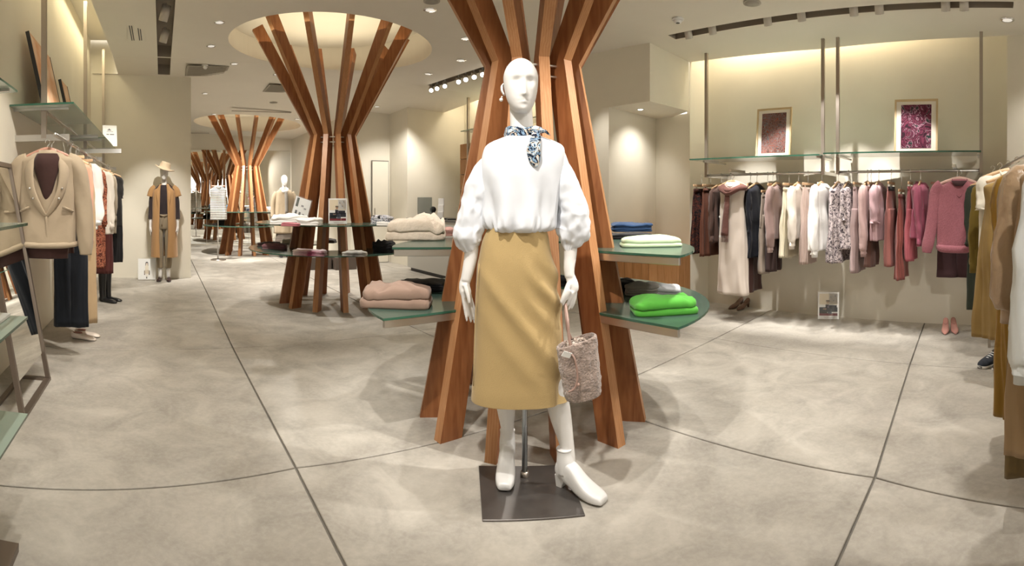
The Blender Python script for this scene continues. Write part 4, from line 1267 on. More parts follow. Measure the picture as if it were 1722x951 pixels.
# left hand: palm and five fingers
parts.append(mt([(783, 468, .0215, -.015), (781, 480, .0245, -.018), (783, 491, .026, -.02), (786, 499, .019, -.02)], flat=.62, up=(1, 0, .0)))
for pts in ([(779, 488), (779, 502), (782, 520), (785.5, 540)], [(783, 492), (785, 508), (789, 526), (792.5, 542)], [(786, 493), (789.5, 509), (795, 527), (799, 543.5)], [(789, 491), (793, 506), (798, 522), (801.5, 535)]):
    i = [779, 783, 786, 789].index(pts[0][0])
    parts.append(mt([(p[0], p[1], r, -.030 + .014 * i + .004 * q) for q, (p, r) in enumerate(zip(pts, (.0092, .0085, .0078, .0058)))], n=10))
parts.append(mt([(782, 478, .011, -.035), (785, 488, .0105, -.045), (788, 500, .009, -.05), (789.5, 510, .0065, -.05)], n=10))
# right hand closing on the bag strap
parts.append(mt([(958, 462, .0212, -.04), (962, 473, .0235, -.045), (964, 483, .025, -.05), (963, 491, .018, -.055)], flat=.62, up=(1, 0, 0)))
for i, pts in enumerate(([(959, 487), (953, 498), (948, 507), (946, 514)], [(962, 490), (958, 502), (953, 512), (950, 518)], [(965, 491), (961.5, 504), (958, 514), (955, 521)], [(968, 489), (966, 502), (963, 512), (960, 519)])):
    parts.append(mt([(p[0], p[1], r, -.085 + .016 * i) for p, r in zip(pts, (.0092, .0088, .008, .0062))], n=10))
parts.append(mt([(957, 476, .012, -.06), (952, 488, .011, -.082), (947, 500, .0095, -.092), (943.5, 510, .0068, -.092)], n=10))
# legs
parts.append(tube_vf([(-.06, .01, .93, .085), (-.062, .02, .70, .070), (-.055, .05, .50, .048), (-.048, .075, .40, .043), (-.040, .10, .30, .042), (-.034, .125, .20, .030), (-.032, .14, .13, .028), (-.032, .13, .07, .026)], 24, 5, 1.0, up=(1, 0, 0)))
parts.append(tube_vf([(.07, .0, .93, .088), (.105, -.01, .70, .074), (.150, -.02, .50, .056), (.178, -.02, .40, .052), (.200, -.015, .30, .046), (.222, -.02, .20, .033), (.232, -.025, .13, .029), (.235, -.03, .07, .026)], 24, 5, 1.0, up=(1, 0, 0)))
remeshed('body', parts, MQ, man, .0042, 5)
# ear with pearl
v, f = tube_vf([(hx - .073, .012, chin + .088, .008), (hx - .082, .018, chin + .108, .012), (hx - .082, .022, chin + .128, .012), (hx - .074, .016, chin + .140, .007)], 12, 4, .5, up=(0, 1, 0))
obj('ear', *outward(v, f), MQ, man, True)


def sphere_vf(c, r, n=16):
    rings = []
    for i in range(n + 1):
        a = math.pi * i / n
        rings.append([Vector((c[0] + r * max(.02, math.sin(a)) * math.cos(2 * math.pi * j / n), c[1] + r * max(.02, math.sin(a)) * math.sin(2 * math.pi * j / n), c[2] - r * math.cos(a))) for j in range(n)])
    return loft(rings)


PEARL = mat('pearl', (.85, .80, .72), .15, coat=1)
obj('earring', *merge(sphere_vf((hx - .086, .0, chin + .066), .0085), sphere_vf((hx - .083, .004, chin + .079), .004)), PEARL, man, True)

# blouse torso
kk = 2.28 / 880


def row(y, xl, xr, dep, cy=0.0, fo=0.0):
    a, b = ml(xl, y), ml(xr, y)
    return (a.z, (a.x + b.x) / 2, cy, (b.x - a.x) / 2, dep, fo)


rows = [row(225, 857, 902, .052, .012), row(228, 853, 907, .058, .010), row(233, 841, 919, .072, .008), row(239, 826, 935, .088, .006), row(247, 815, 946, .102, .004), row(262, 810, 948, .113, 0, .01),
        row(285, 808, 946, .120, -.004, .02), row(315, 811, 942, .122, -.004, .04), row(345, 813, 937, .124, -.004, .06), row(368, 813, 934, .128, -.004, .07), row(380, 815, 931, .126, -.004, .08), row(386, 820, 925, .118, -.002, .06), row(389, 826, 918, .105, 0, .03)]


def cloth_body(name, rows, m, parent, n=150, sub=8, e=2.35, disp=None, k=7):
    P = smooth_path(rows, sub); rings = []
    for z, cx, cy, hw, ht, fo in P:
        ring = []
        for j in range(n):
            th = 2 * math.pi * j / n
            c, s = math.cos(th), math.sin(th)
            x = math.copysign(abs(c) ** (2 / e), c); y = math.copysign(abs(s) ** (2 / e), s)
            p = Vector((cx + hw * x, cy + ht * y, z)); nn = Vector((x, y, 0)).normalized()
            d = disp(p, th, fo) if disp else 0
            ring.append(p + nn * d)
        rings.append(ring)
    v, f = outward(*loft(rings))
    return obj(name, v, f, m, parent, True)


def blouse_disp(p, th, fo):
    d = noise.noise(Vector((p.x * 7, p.y * 7, p.z * 3.0))) * .010
    # long soft folds falling from the shoulders toward the gathered hem
    d += fo * .16 * math.sin(p.x * 62 + 2.2 * math.sin(p.z * 9)) * max(0, min(1, (1.42 - p.z) * 4))
    d += .013 * math.exp(-((p.x + .105 + (p.z - 1.2) * .12) / .020) ** 2 - ((p.z - 1.22) / .10) ** 2) * (-1)
    d += .010 * math.exp(-((p.x - .125) / .016) ** 2 - ((p.z - 1.22) / .10) ** 2) * (-1)
    d += max(0, 1 - abs(p.z - 1.13) / .05) * .007 * math.sin(th * 23)
    return d


cloth_body('blouse', rows, BLW, man, disp=blouse_disp)
for side, pts in ((-1, [(848, 262, .026), (832, 270, .042), (817, 288, .052), (806, 312, .056), (799, 340, .062), (793, 366, .068), (789, 390, .071), (788, 405, .058), (790, 414, .040), (792, 419, .028)]),
                  (1, [(912, 262, .026), (928, 270, .042), (942, 288, .052), (952, 312, .058), (959, 340, .066), (963, 364, .075), (965, 384, .078), (961, 400, .062), (957, 412, .042), (956, 419, .028)])):
    v, f = tube_vf([(*ml(p[0], p[1]), p[2]) for p in pts], 90, 10, .95, up=(1, 0, 0),
                   wob=lambda i, th: 1 + .05 * math.sin(3 * th + side + i * 5) * i + .045 * math.sin(11 * th + i * 6) * i ** 1.5 + .03 * math.sin(23 * th + 4 * i) * max(0, i - .7) * 3)
    v, f = outward(v, f)
    for p in v:
        q = nvec(p * 11 + Vector((side * 5, 0, 0))); w_ = min(1, max(0, (1.44 - p.z) * 4)); p += q * .018 * w_
        q = nvec(p * 26); p += q * .009 * w_
    obj('sleeve', v, f, BLW, man, True)


def skirt_disp(p, th, fo):
    d = noise.noise(Vector((p.x * 5, p.y * 5, p.z * 2.4))) * .006
    if math.sin(th) < .3:
        s = p.x * .80 + (p.z - .75) * .60        # ridges run from upper left to lower right
        env = max(0, min(1, (1.02 - p.z) * 5)) * max(0, min(1, (p.z - .40) * 9))
        d += .013 * env * math.exp(-((s - .01) / .028) ** 2)
        d += .008 * env * math.exp(-((s + .09) / .035) ** 2) * max(0, min(1, (.85 - p.z) * 4))
        s2 = (p.z - .80) * .80 + (p.x - .16) * .9
        hip = max(0, min(1, (p.x - .02) * 9)) * max(0, min(1, (p.z - .5) * 7))
        d += .010 * hip * math.sin(s2 * 62) * math.exp(-((p.z - .86) / .14) ** 2)
        d -= .012 * math.exp(-((p.x - .195 + (.44 - p.z) * .1) / .018) ** 2) * max(0, min(1, (.72 - p.z) * 4))
    return d


rows = [row(380, 822, 916, .100), row(392, 817, 920, .104), row(410, 811, 924, .110), row(440, 806, 931, .122), row(480, 801, 940, .128), row(530, 799, 943, .128, 0), row(580, 798, 944, .126, -.002), row(625, 796, 946, .125, -.004),
        row(650, 794, 950, .127, -.006), row(664, 793, 955, .128, -.006), row(668, 793, 957, .128, -.006)]
sk = cloth_body('skirt', rows, SKIRT, man, disp=skirt_disp)
tube('skirt_seam', [(*(ml(806, 440) + Vector((.004, -.075, 0))), .0022), (*(ml(800, 520) + Vector((.004, -.07, 0))), .0022), (*(ml(796, 640) + Vector((.004, -.06, 0))), .0022)], SKIRT, man, 6, 3)

# neck scarf
SCF = pattern_mat('blue_navy_scarf', ['10141F', '1B2233', '86A3BE', '1A2030', 'CBBFB0', 'B8D0E2', '2A3B55'], 15, dist=2.6)
zc = ml(0, 226).z
ring = [(hx + .003 + .062 * math.cos(a), .018 + .062 * math.sin(a), zc + .006 * math.sin(2 * a) + (.006 if math.sin(a) > 0 else 0), .027) for a in [2 * math.pi * j / 12 for j in range(13)]]
tube('neck_scarf', ring, SCF, man, 14, 3, .55, up=(0, 0, 1), wob=lambda i, th: 1 + .15 * math.sin(4 * th + i * 25))
kx = ml(903, 222)
sc = obj('scarf_knot', *outward(*tube_vf([(kx.x - .04, -.050, kx.z + .002, .012), (kx.x - .015, -.064, kx.z + .004, .019), (kx.x + .010, -.062, kx.z, .017), (kx.x + .03, -.05, kx.z - .005, .006)], 14, 4, .8)), SCF, man, True)
pa, pb, pc = ml(899, 232), ml(896, 255), ml(898, 283)
tube('scarf_tail', [(pa.x, -.085, pa.z + .02, .014), (pa.x, -.108, pa.z - .01, .020), (pb.x, -.122, pb.z, .027), (pb.x + .003, -.124, pc.z + .028, .022), (pc.x + .006, -.124, pc.z, .005)], SCF, man, 16, 5, .22, up=(1, 0, 0), wob=lambda i, th: 1 + .12 * math.sin(5 * th + i * 9))
tube('scarf_tail', [(kx.x + .005, -.066, kx.z, .012), (kx.x + .03, -.07, kx.z - .004, .017), (kx.x + .052, -.072, kx.z - .022, .006)], SCF, man, 12, 4, .4)
# boots, support rod, plate
BOOT = mat('white_boot_leather', (.66, .65, .635), .34, spec=.5, bump=.05, bump_scale=40)
shoe('boot', man, (-.036, .115, .010), -.05, BOOT, 'ankle_boot', shaft=.172)
shoe('boot', man, (.235, -.052, .002), .80, BOOT, 'ankle_boot', shaft=.172)
rod('support_rod', (.044, .07, .012), (.044, .07, .95), .0125, mat('rod_steel', (.42, .45, .46), .28, .9), man, 16)
rod('rod_socket', (.044, .07, .008), (.044, .07, .030), .019, M_BRONZE, man, 16)
cs = [fl(805, 785) - OR, fl(951, 783) - OR, fl(984, 868) - OR, fl(811, 877) - OR]
bp = prism('base_plate', [(c.x, c.y) for c in cs], 0, .008, M_PLATE, man)
bev(bp, .002, 1)

# ------------------------------------------------------------------ handbag
FUR = mat('taupe_fur', H('A8958A'), .95, spec=.1, sheen=.6, noise_amt=.35, noise_scale=34, bump=1.0, bump_scale=120)
LEA = mat('taupe_leather', H('9C7F73'), .5)
bc = at(982, 668, 2.17)
bag = thing('fur_handbag', 'small taupe fur bucket handbag hanging from the hand of the white-bloused mannequin', 'handbag', bc, .1)
bag.rotation_euler = (0, math.radians(-8), .12)
P = smooth_path([(.0, .060, .040), (.006, .072, .048), (.03, .079, .052), (.10, .083, .053), (.18, .085, .052), (.225, .086, .050), (.240, .083, .047), (.238, .075, .040), (.20, .070, .036), (.17, .06, .03)], 9)
rings = []
for z, a, b in P:
    r_ = []
    for j in range(110):
        th = 2 * math.pi * j / 110
        p = Vector((a * math.copysign(abs(math.cos(th)) ** .8, math.cos(th)), b * math.copysign(abs(math.sin(th)) ** .8, math.sin(th)), z + .012 * math.cos(th) * (z / .24)))
        q = noise.noise(p * 60) * .0030 + noise.noise(p * 130) * .0028 + noise.noise(p * 18) * .004
        r_.append(p + Vector((p.x, p.y, 0)).normalized() * q)
    rings.append(r_)
obj('bag_body', *loft(rings), FUR, bag, True)
LEO = pattern_mat('leopard_lining', ['2D2522', 'B7A79A', '4a3c36', 'C9BDB2'], 60)
for k in range(6):
    a = k * 1.05
    tube('lining_ruffle', [(.045 * math.cos(a), .024 * math.sin(a), .205, .016), (.035 * math.cos(a + .6), .02 * math.sin(a + .6), .232, .015), (.02 * math.cos(a + 1.4), .012 * math.sin(a + 1.4), .236, .010)], LEO, bag, 8, 3)
hl = bag.matrix_basis.inverted() if False else None
mw = Matrix.Translation(bc) @ bag.rotation_euler.to_matrix().to_4x4()
top = mw.inverted() @ at(951, 515, 2.195)
for s in (-1, 1):
    tube('strap', [(-.02 + s * .012, s * .030, .225, .0065), (-.028 + s * .004, s * .022, .28, .0060), ((top.x - .022) / 2 - .006, s * .014, .33, .0058), (top.x, top.y + s * .006, top.z, .0055), (top.x + .004, top.y, top.z + .010, .0055)], LEA, bag, 8, 5, .5)
tube('drawstring', [(-.045, -.050, .215, .004), (-.030, -.066, .19, .004), (-.028, -.068, .12, .004), (-.045, -.066, .075, .004), (-.072, -.060, .062, .004)], LEA, bag, 8, 5)
obj('drawstring_toggle', *sphere_vf((-.030, -.067, .085), .007), LEA, bag, True)
b_ = box('paper_tag', -.020, .020, -.001, .001, -.012, .012, M_PAPER, bag)
b_.location = (-.058, -.062, .212); b_.rotation_euler = (.4, .5, .3)


# ------------------------------------------------------------------ the two mannequins further back
def std_body(parent, voxel=.008):
    ps = [head_vf(0, 0, 1.545, 0, .95, 40),
          tube_vf([(0, .03, 1.62, .046), (0, .02, 1.53, .046), (0, .01, 1.47, .05), (0, .01, 1.43, .08)], 18, 4),
          tube_vf([(0, 0, 1.44, .10, .6), (0, 0, 1.38, .16, .6), (0, 0, 1.25, .14, .7), (0, 0, 1.06, .115, .8), (0, .01, .92, .150, .75), (0, .01, .80, .14, .7)], 20, 4, .7, up=(1, 0, 0))]
    for s in (-1, 1):
        ps.append(tube_vf([(s * .15, 0, 1.385, .042), (s * .20, .0, 1.25, .038), (s * .215, .0, 1.10, .033), (s * .225, -.02, .96, .028), (s * .228, -.035, .86, .021), (s * .226, -.04, .80, .024), (s * .224, -.04, .76, .018)], 14, 4, .9, up=(1, 0, 0)))
        for k in range(4):
            ps.append(tube_vf([(s * .224, -.062 + k * .016, .775, .009), (s * .222, -.064 + k * .016, .73, .0085), (s * .216, -.062 + k * .015, .685 + abs(k - 1.5) * .008, .0065)], 8, 3))
        ps.append(tube_vf([(s * .218, -.06, .81, .011), (s * .206, -.082, .775, .0095), (s * .202, -.088, .745, .0075)], 8, 3))
        ps.append(tube_vf([(s * .075, .01, .86, .085), (s * .075, .0, .65, .068), (s * .072, .0, .47, .05), (s * .07, .01, .33, .046), (s * .068, .02, .14, .028), (s * .068, .02, .05, .026)], 16, 4))
    return remeshed('body', ps, MQ, parent, voxel, 3)


p2 = fl(276, 472)
az = math.atan2(p2.x, p2.y)
m2 = thing('mannequin', 'white mannequin in felt hat, camel long vest and dark top before the partition wall', 'mannequin', p2, -az * .9)
std_body(m2)
m2.scale = (.92, .92, 1)
CAMEL = fab('camel_wool', 'A88258'); DTOP = fab('charcoal_brown_knit', '322A2B'); OLV = fab('olive_trouser', '8A7C66'); HAT = fab('beige_felt', 'CDB89C', bump=.05)
obj('top', *body_vf([(1.47, 0, -.01, .08, .075, 0), (1.43, 0, -.01, .14, .10, 0), (1.36, 0, -.01, .18, .115, 0), (1.2, 0, 0, .16, .12, .03), (1.06, 0, 0, .14, .105, .05), (1.0, 0, 0, .145, .11, .05)], 48), DTOP, m2, True)
for s in (-1, 1):
    tube('sleeve', [(s * .15, 0, 1.40, .05), (s * .205, 0, 1.25, .046), (s * .22, 0, 1.08, .041), (s * .228, -.02, .98, .038), (s * .23, -.025, .95, .036)], DTOP, m2, 20, 4, .95, up=(1, 0, 0), wob=lambda i, th: 1 + .05 * math.sin(i * 50) * i)
obj('trousers', *body_vf([(1.05, 0, 0, .125, .095, 0), (.95, 0, 0, .15, .11, .02), (.84, 0, 0, .155, .11, .03), (.80, 0, 0, .15, .10, .03)], 40), OLV, m2, True)
for s in (-1, 1):
    obj('trouser_leg', *body_vf([(.88, s * .075, 0, .075, .095, .02), (.6, s * .076, 0, .068, .08, .04), (.3, s * .072, .005, .054, .06, .05), (.20, s * .07, .01, .048, .052, .06)], 30), OLV, m2, True)
tube('tie_belt', [(-.13, -.05, 1.02, .012), (-.05, -.11, 1.01, .014), (.0, -.12, 1.0, .02), (.05, -.11, 1.01, .014), (.13, -.05, 1.02, .012)], OLV, m2, 8, 3)
tube('tie_end', [(.0, -.12, 1.0, .014), (-.02, -.125, .93, .014), (-.03, -.12, .86, .012)], OLV, m2, 8, 3, .4)
for s in (-1, 1):
    # open front panels of the long vest
    rings = []
    for z, x0, x1, yf in smooth_path([(1.47, .05, .075, .02), (1.43, .055, .13, .0), (1.36, .06, .20, -.02), (1.20, .065, .205, -.04), (1.0, .07, .205, -.05), (.7, .075, .215, -.05), (.42, .065, .225, -.05), (.37, .065, .226, -.05)], 4):
        rr = []
        for q in range(15):
            a = q / 14
            x = x0 + (x1 - x0) * math.sin(a * math.pi / 2) ** .8; y = -.125 + a * a * .20 + yf * .3 + .006 * math.sin(x * 60 + z * 6)
            rr.append(Vector((s * x, y, z)))
        back = [p + Vector((-s * .006, .010, 0)) for p in rr][::-1]
        rings.append(rr + back)
    obj('vest_front', *outward(*loft(rings)), CAMEL, m2, True)
    tube('lapel', [(s * .055, -.02, 1.48, .02), (s * .085, -.09, 1.42, .028), (s * .095, -.135, 1.32, .026), (s * .085, -.145, 1.16, .014), (s * .078, -.14, 1.04, .006)], CAMEL, m2, 12, 4, .35, up=(1, 0, 0))
    tube('cap_sleeve', [(s * .14, 0, 1.43, .055), (s * .20, 0, 1.38, .060), (s * .232, 0, 1.29, .062)], CAMEL, m2, 18, 4, .9, up=(1, 0, 0))
rings = []
for z, hw in smooth_path([(1.50, .06), (1.44, .14), (1.36, .20), (1.0, .205), (.6, .218), (.37, .226)], 4):
    rr = [Vector((hw * math.cos(a), .075 + .055 * math.sin(a), z)) for a in [math.pi * q / 14 for q in range(15)]]
    rings.append(rr + [p + Vector((0, -.010, 0)) for p in rr][::-1])
obj('vest_back', *outward(*loft(rings)), CAMEL, m2, True)
# hat, tilted
rings = []
for r_, z in ((.172, .0), (.176, .004), (.15, .009), (.108, .014), (.100, .05), (.096, .085), (.085, .108), (.05, .112), (.012, .104)):
    rings.append([Vector((r_ * math.cos(a) * (.9 if r_ < .11 else 1), r_ * math.sin(a) * 1.05, z + (.018 * math.cos(2 * a) if r_ > .14 else 0))) for a in [2 * math.pi * j / 40 for j in range(40)]])
hat = obj('hat', *outward(*loft(rings)), HAT, m2, True)
hat.location = (.005, .0, 1.715); hat.rotation_euler = (.02, .30, 0)
hb = obj('hat_band', *loft([[Vector((.101 * .9 * math.cos(a), .106 * math.sin(a), z)) for a in [2 * math.pi * j / 40 for j in range(40)]] for z in (.016, .036)]), fab('hat_band_cloth', 'A08A70'), hat, True)
LOAF = mat('dark_oxblood_leather', H('2A1416'), .22, spec=.6)
for s in (-1, 1):
    shoe('flat', m2, (s * .075, .03, 0), s * .1, LOAF, 'loafer', dark=M_DARK)
    tube('sock', [(s * .068, .03, .05, .032), (s * .068, .022, .12, .034), (s * .068, .02, .19, .036)], M_WHITE, m2, 14, 2)

p3 = fl(478, 432)
m3 = thing('mannequin', 'white mannequin in a long beige coat over a striped skirt, far back', 'mannequin', p3, .55)
dup_body = m2.children[0]
b3 = bpy.data.objects.new('body', dup_body.data); COL.objects.link(b3); b3.parent = m3
C3 = fab('stone_coat', 'A3927A')
obj('coat', *body_vf([(1.49, 0, 0, .07, .06, 0), (1.44, 0, 0, .14, .085, 0), (1.36, 0, 0, .195, .11, 0), (1.1, 0, 0, .20, .125, .04), (.8, 0, 0, .215, .13, .06), (.52, 0, 0, .23, .135, .08)], 56), C3, m3, True)
for s in (-1, 1):
    tube('sleeve', [(s * .16, 0, 1.40, .058), (s * .225, 0, 1.25, .06), (s * .245, 0, 1.05, .055), (s * .245, -.03, .86, .05)], C3, m3, 20, 4, .95, up=(1, 0, 0))
    shoe('flat', m3, (s * .075, .03, 0), 0, M_DARK, 'shoe', dark=M_DARK)
tube('scarf', [(-.07, .02, 1.47, .03), (-.03, -.09, 1.43, .035), (.03, -.09, 1.43, .035), (.07, .02, 1.47, .03), (0, .08, 1.49, .03), (-.07, .02, 1.47, .03)], WHITEC, m3, 12, 4)
tube('scarf_tail', [(.02, -.12, 1.42, .03), (.03, -.145, 1.25, .035), (.035, -.145, .95, .035)], GREYC, m3, 12, 4, .4, up=(1, 0, 0))
obj('skirt', *body_vf([(.62, 0, 0, .17, .11, 0), (.3, 0, 0, .20, .13, .06), (.13, 0, 0, .21, .13, .08)], 56), pattern_mat('dark_stripe', ['3b3532', '7d7266'], 10, 'wave'), m3, True)

# ------------------------------------------------------------------ shoes on the floor
def pair(kind, label, p, rz, gap, m, cat='shoes', **k):
    t = thing('pair_of_shoes', label, cat, (p.x, p.y, 0), rz)
    for s in (-1, 1):
        shoe(kind, t, (s * gap / 2, 0.0 + (.012 if s > 0 else 0), 0), s * k.get('splay', .06), m, 'shoe', dark=k.get('dark'), sole=k.get('sole'), shaft=k.get('shaft'), s=k.get('s', 1.0))
    return t


pair('flat', 'pair of cream pointed flats on the floor below the navy trousers', fl(136, 567), math.radians(112), .10, mat('cream_leather', H('E3D8CC'), .3), dark=mat('shoe_lining', H('7a4a3e'), .6))
pair('pump', 'pair of brown suede pumps on the floor under the ivory dress', fl(1248, 517), math.radians(-62), .09, fab('brown_suede', '6E5647'), dark=fab('suede_dark', '3c2c24'))
pair('pump', 'pair of glossy pink pumps on the floor under the pink knit', fl(1597, 555), math.radians(-46), .078, mat('pink_patent', H('C08A80'), .18, spec=.6, coat=.5), dark=mat('pump_lining', H('8a5a50'), .6))
pair('sneaker', 'pair of navy and grey sneakers under the right rack', fl(1684, 612), math.radians(-88) , .11, fab('navy_suede', '2C3038', noise_amt=.5, noise_scale=30), dark=M_DARK, sole=mat('grey_sole', (.6, .58, .54), .6))
t = pair('flat', 'pair of tall black leather boots standing under the left rail', fl(180, 506), math.radians(100), .11, mat('black_leather', (.012, .012, .013), .3), s=1.05)
for s in (-1, 1):
    tube('boot_shaft', [(s * .055, .02, .02, .040), (s * .055, .026, .10, .042), (s * .055, .03, .20, .046), (s * .055, .03, .34, .052), (s * .055, .03, .44, .050)], MATS['black_leather'], t, 20, 4)


# ------------------------------------------------------------------ signs
def sign(label, p, rz, w, h, lean, art, acrylic=True, name='photo_sign'):
    t = thing(name, label, 'sign', p, rz)
    t.rotation_euler = (-lean, 0, rz)
    box('paper', -w / 2, w / 2, -.001, .001, .012, h, M_PAPER, t)
    if acrylic:
        box('acrylic_front', -w / 2 - .008, w / 2 + .012, -.006, -.003, .006, h + .012, M_ACRYL, t)
        box('acrylic_foot', -w / 2 - .008, w / 2 + .008, -.004, .07, .0, .005, M_ACRYL, t)
    for x0, x1, z0, z1, c in art:
        m = mat('ink_' + c, H(c), .6)
        box('print_patch', w * (x0 - .5), w * (x1 - .5), -.0022, -.001, h * z0, h * z1, m, t)
    return t


SOFA = [(.06, .94, .56, .95, 'E3D6BD'), (.52, .94, .58, .95, 'E4E2E0'), (.58, .64, .80, .86, '6E6A72'), (.72, .78, .68, .73, '8a8a94'), (.80, .86, .84, .90, '8a8a94'), (.06, .94, .30, .46, '31343C'), (.06, .44, .24, .36, '2A2F2E'),
        (.40, .90, .40, .54, '222630'), (.06, .94, .16, .25, '7A2C34'), (.46, .66, .22, .42, '5B6170'), (.36, .52, .42, .58, '2E2D38'), (.46, .54, .44, .52, 'CDBEDD'), (.40, .52, .60, .68, 'C79878'), (.38, .56, .66, .72, '2F2A22'),
        (.24, .40, .38, .42, 'D8B49A'), (.64, .72, .16, .24, 'C89A80'), (.30, .80, .075, .085, '9A8a86'), (.26, .86, .105, .115, 'B5A5A1')]
WALK = [(.44, .56, .80, .86, '2E2A2C'), (.41, .45, .68, .82, '453b38'), (.55, .58, .68, .82, '453b38'), (.46, .54, .72, .80, 'D9BFA8'), (.40, .60, .45, .72, 'E6DCC8'), (.37, .63, .30, .48, 'DACBB2'), (.34, .40, .25, .45, '6A4634'), (.60, .67, .25, .45, '6A5A4a'),
        (.45, .55, .17, .30, 'E9E1D2'), (.46, .52, .08, .17, '2A2624'), (.1, .9, .055, .06, 'B9B2AA')]
TXT = [(.34, .60, .76, .80, '77737A'), (.42, .52, .80, .84, '4b474c'), (.28, .74, .70, .72, '8d898e'), (.26, .44, .56, .60, '6d6a6e'), (.50, .80, .56, .60, '6d6a6e')]
sign('acrylic stand with sofa photo on the floor by the right wall', fl(1393, 538), GRID - math.pi / 2 + .25, .215, .285, .12, SOFA)
sign('acrylic stand with a standing-figure photo on the floor beside the hatted mannequin', fl(247, 471), GRID + .02, .27, .33, .08, WALK)
q = shelf_at(568, 378, ZU)
sign('upright white photo sign with a sofa picture on the mid-floor table', q, .38, .20, .285, .05, SOFA, False)
q = shelf_at(502, 376.5, ZU)
t = sign('tilted white sign with small product sketches on the mid-floor table', q + Vector((0, 0, .05)), .95, .19, .25, .15,
         [(.10, .25, .55, .95, '2B3A33'), (.15, .28, .12, .38, '4a4a50'), (.40, .52, .08, .34, '4a4a50'), (.64, .76, .06, .30, '4a4a50'), (.45, .60, .60, .68, '8c8c90'), (.66, .80, .52, .58, '8c8c90')], True)
t.rotation_euler = (-.15, .32, .75)
sign('white paper sign with small emblem standing on the far left wall shelf', W(-.70, 7.12, 1.966), GRID + .35, .20, .30, .1, TXT, False)

# ------------------------------------------------------------------ reception counter and what stands on it
CG_ = mat('counter_grey', (.50, .49, .45), .5); CT = mat('counter_top', (.10, .10, .10), .35)
t = thing('reception_counter', 'long pale grey reception counter with a dark top against the right side', 'counter', W(4.2, 6.9, 0), GRID)
box('body', 0, .62, -1.85, 1.35, .06, .90, CG_, t)
box('plinth', .04, .60, -1.80, 1.30, 0, .06, M_DARK, t)
box('top', -.02, .66, -1.88, 1.38, .90, .925, CT, t)


def on_counter(px, u, z=.9255):
    a = (px - 861) / FPX + GRID
    return W(u, u / math.tan(a), z)


t = thing('privacy_screen', 'smoked glass upright panel on the reception counter', 'screen', on_counter(714, 4.35), GRID - math.pi / 2 + .2)
box('pane', -.19, .19, -.004, .004, 0, .36, mat('smoked_glass', (.10, .12, .11), .08, spec=.6, alpha=.55), t)
box('foot', -.19, .19, -.03, .03, 0, .008, M_CHROME, t)
t = thing('card_terminal', 'small black card terminal with a round head on the counter', 'card terminal', on_counter(729, 4.45), -.3)
box('stand', -.02, .02, -.02, .02, 0, .12, M_DARK, t, .004); obj('head', *sphere_vf((0, -.02, .15), .055), M_DARK, t, True)
t = thing('leaflet_stand', 'white three-tier leaflet stand on the counter', 'leaflet stand', on_counter(741, 4.40), -.25)
for k in range(3):
    box('pocket', -.05, .05, -.02 + k * .02, .0 + k * .02, .0 + k * .11, .12 + k * .11, M_WHITE, t, .003)
for k, (px, lab) in enumerate(((752, 'dark flat tray on the counter beside the leaflet stand'), (763, 'dark flat tray on the counter nearest the wooden wall'))):
    t = tag(box('counter_tray', -.11, .11, -.08, .08, 0, .018, M_DARK, None, .004), lab, 'tray'); t.location = on_counter(px, 4.42); t.rotation_euler = (0, 0, .3)
# horizontal boards on the counter's back wall
pl = thing('oak_wall_cabinet', 'oak-boarded wall cabinet behind the counter, glimpsed left of the big timber column', 'cabinet')
uvbox('carcass', 5.37, 5.74, 4.98, 8.30, .0, 2.28, M_WALL, pl)
for k in range(8):
    b = uvbox('plank', 5.335, 5.372, 4.97, 8.31, .01 + k * .285, .287 + k * .285, M_OAK, pl); bev(b, .003, 1)
t = thing('clothes_rail', 'rail and glass shelf glimpsed between the big timber planks behind the mannequin', 'clothes rail')
pole('post', 5.05, 5.5, 0, 3.2, M_BRONZE, t, .02)
pole('post', 5.05, 7.6, 0, 3.2, M_BRONZE, t, .02)
uvbox('glass_shelf', 4.95, 5.33, 5.4, 7.7, 2.43, 2.445, M_GLASSP, t)
# door in the end wall
d1 = uvbox('door_1', 4.045, 4.385, 9.47, 9.50, .01, 2.0, M_WALL, kind='structure')
uvbox('trim_4', 4.03, 4.40, 9.485, 9.50, .0, 2.02, M_JOINT, kind='structure')
uvbox('door_handle', 4.08, 4.095, 9.45, 9.47, .95, 1.08, M_STEEL, d1)
# low dark plinths behind the mid-floor tree
for k, (px, lab) in enumerate(((534, 'low dark brown display cube on the floor, left behind the mid-floor tree'), (576, 'low dark brown display cube on the floor, right behind the mid-floor tree'))):
    p = fl(px, 451); t = tag(bev(prism('display_cube', [(-.2, -.2), (.2, -.2), (.2, .2), (-.2, .2)], 0, .22, mat('dark_brown_paint', (.10, .075, .06), .5)), .004), lab, 'plinth'); t.location = (p.x, p.y, 0); t.rotation_euler = (0, 0, GRID)

# niche plinth of vertical boards
t = thing('niche_plinth', 'low timber plinth of vertical boards in the wall niche beside the right rails', 'plinth', W(0, 0, 0), GRID)
c0u, c0v = KU - .02, KV - .02
box('core', c0u + .03, uB - .05, c0v + .03, vA - .02, 0, .60, M_OAK, t)
nb = 8
for k in range(nb):
    a = c0u + (uB - .05 - c0u) * k / nb; b = c0u + (uB - .05 - c0u) * (k + 1) / nb
    bev(box('board', a + .002, b - .002, c0v, c0v + .026, .0, .615, M_OAK, t), .002, 1)
nb = 6
for k in range(nb):
    a = c0v + (vA - .015 - c0v) * k / nb; b = c0v + (vA - .015 - c0v) * (k + 1) / nb
    bev(box('board', c0u, c0u + .026, a + .002 + (.028 if k == 0 else 0), b - .002, .0, .615, M_OAK, t), .002, 1)
box('top_board', c0u - .0, uB - .05, c0v, vA - .015, .615, .64, M_OAK, t)
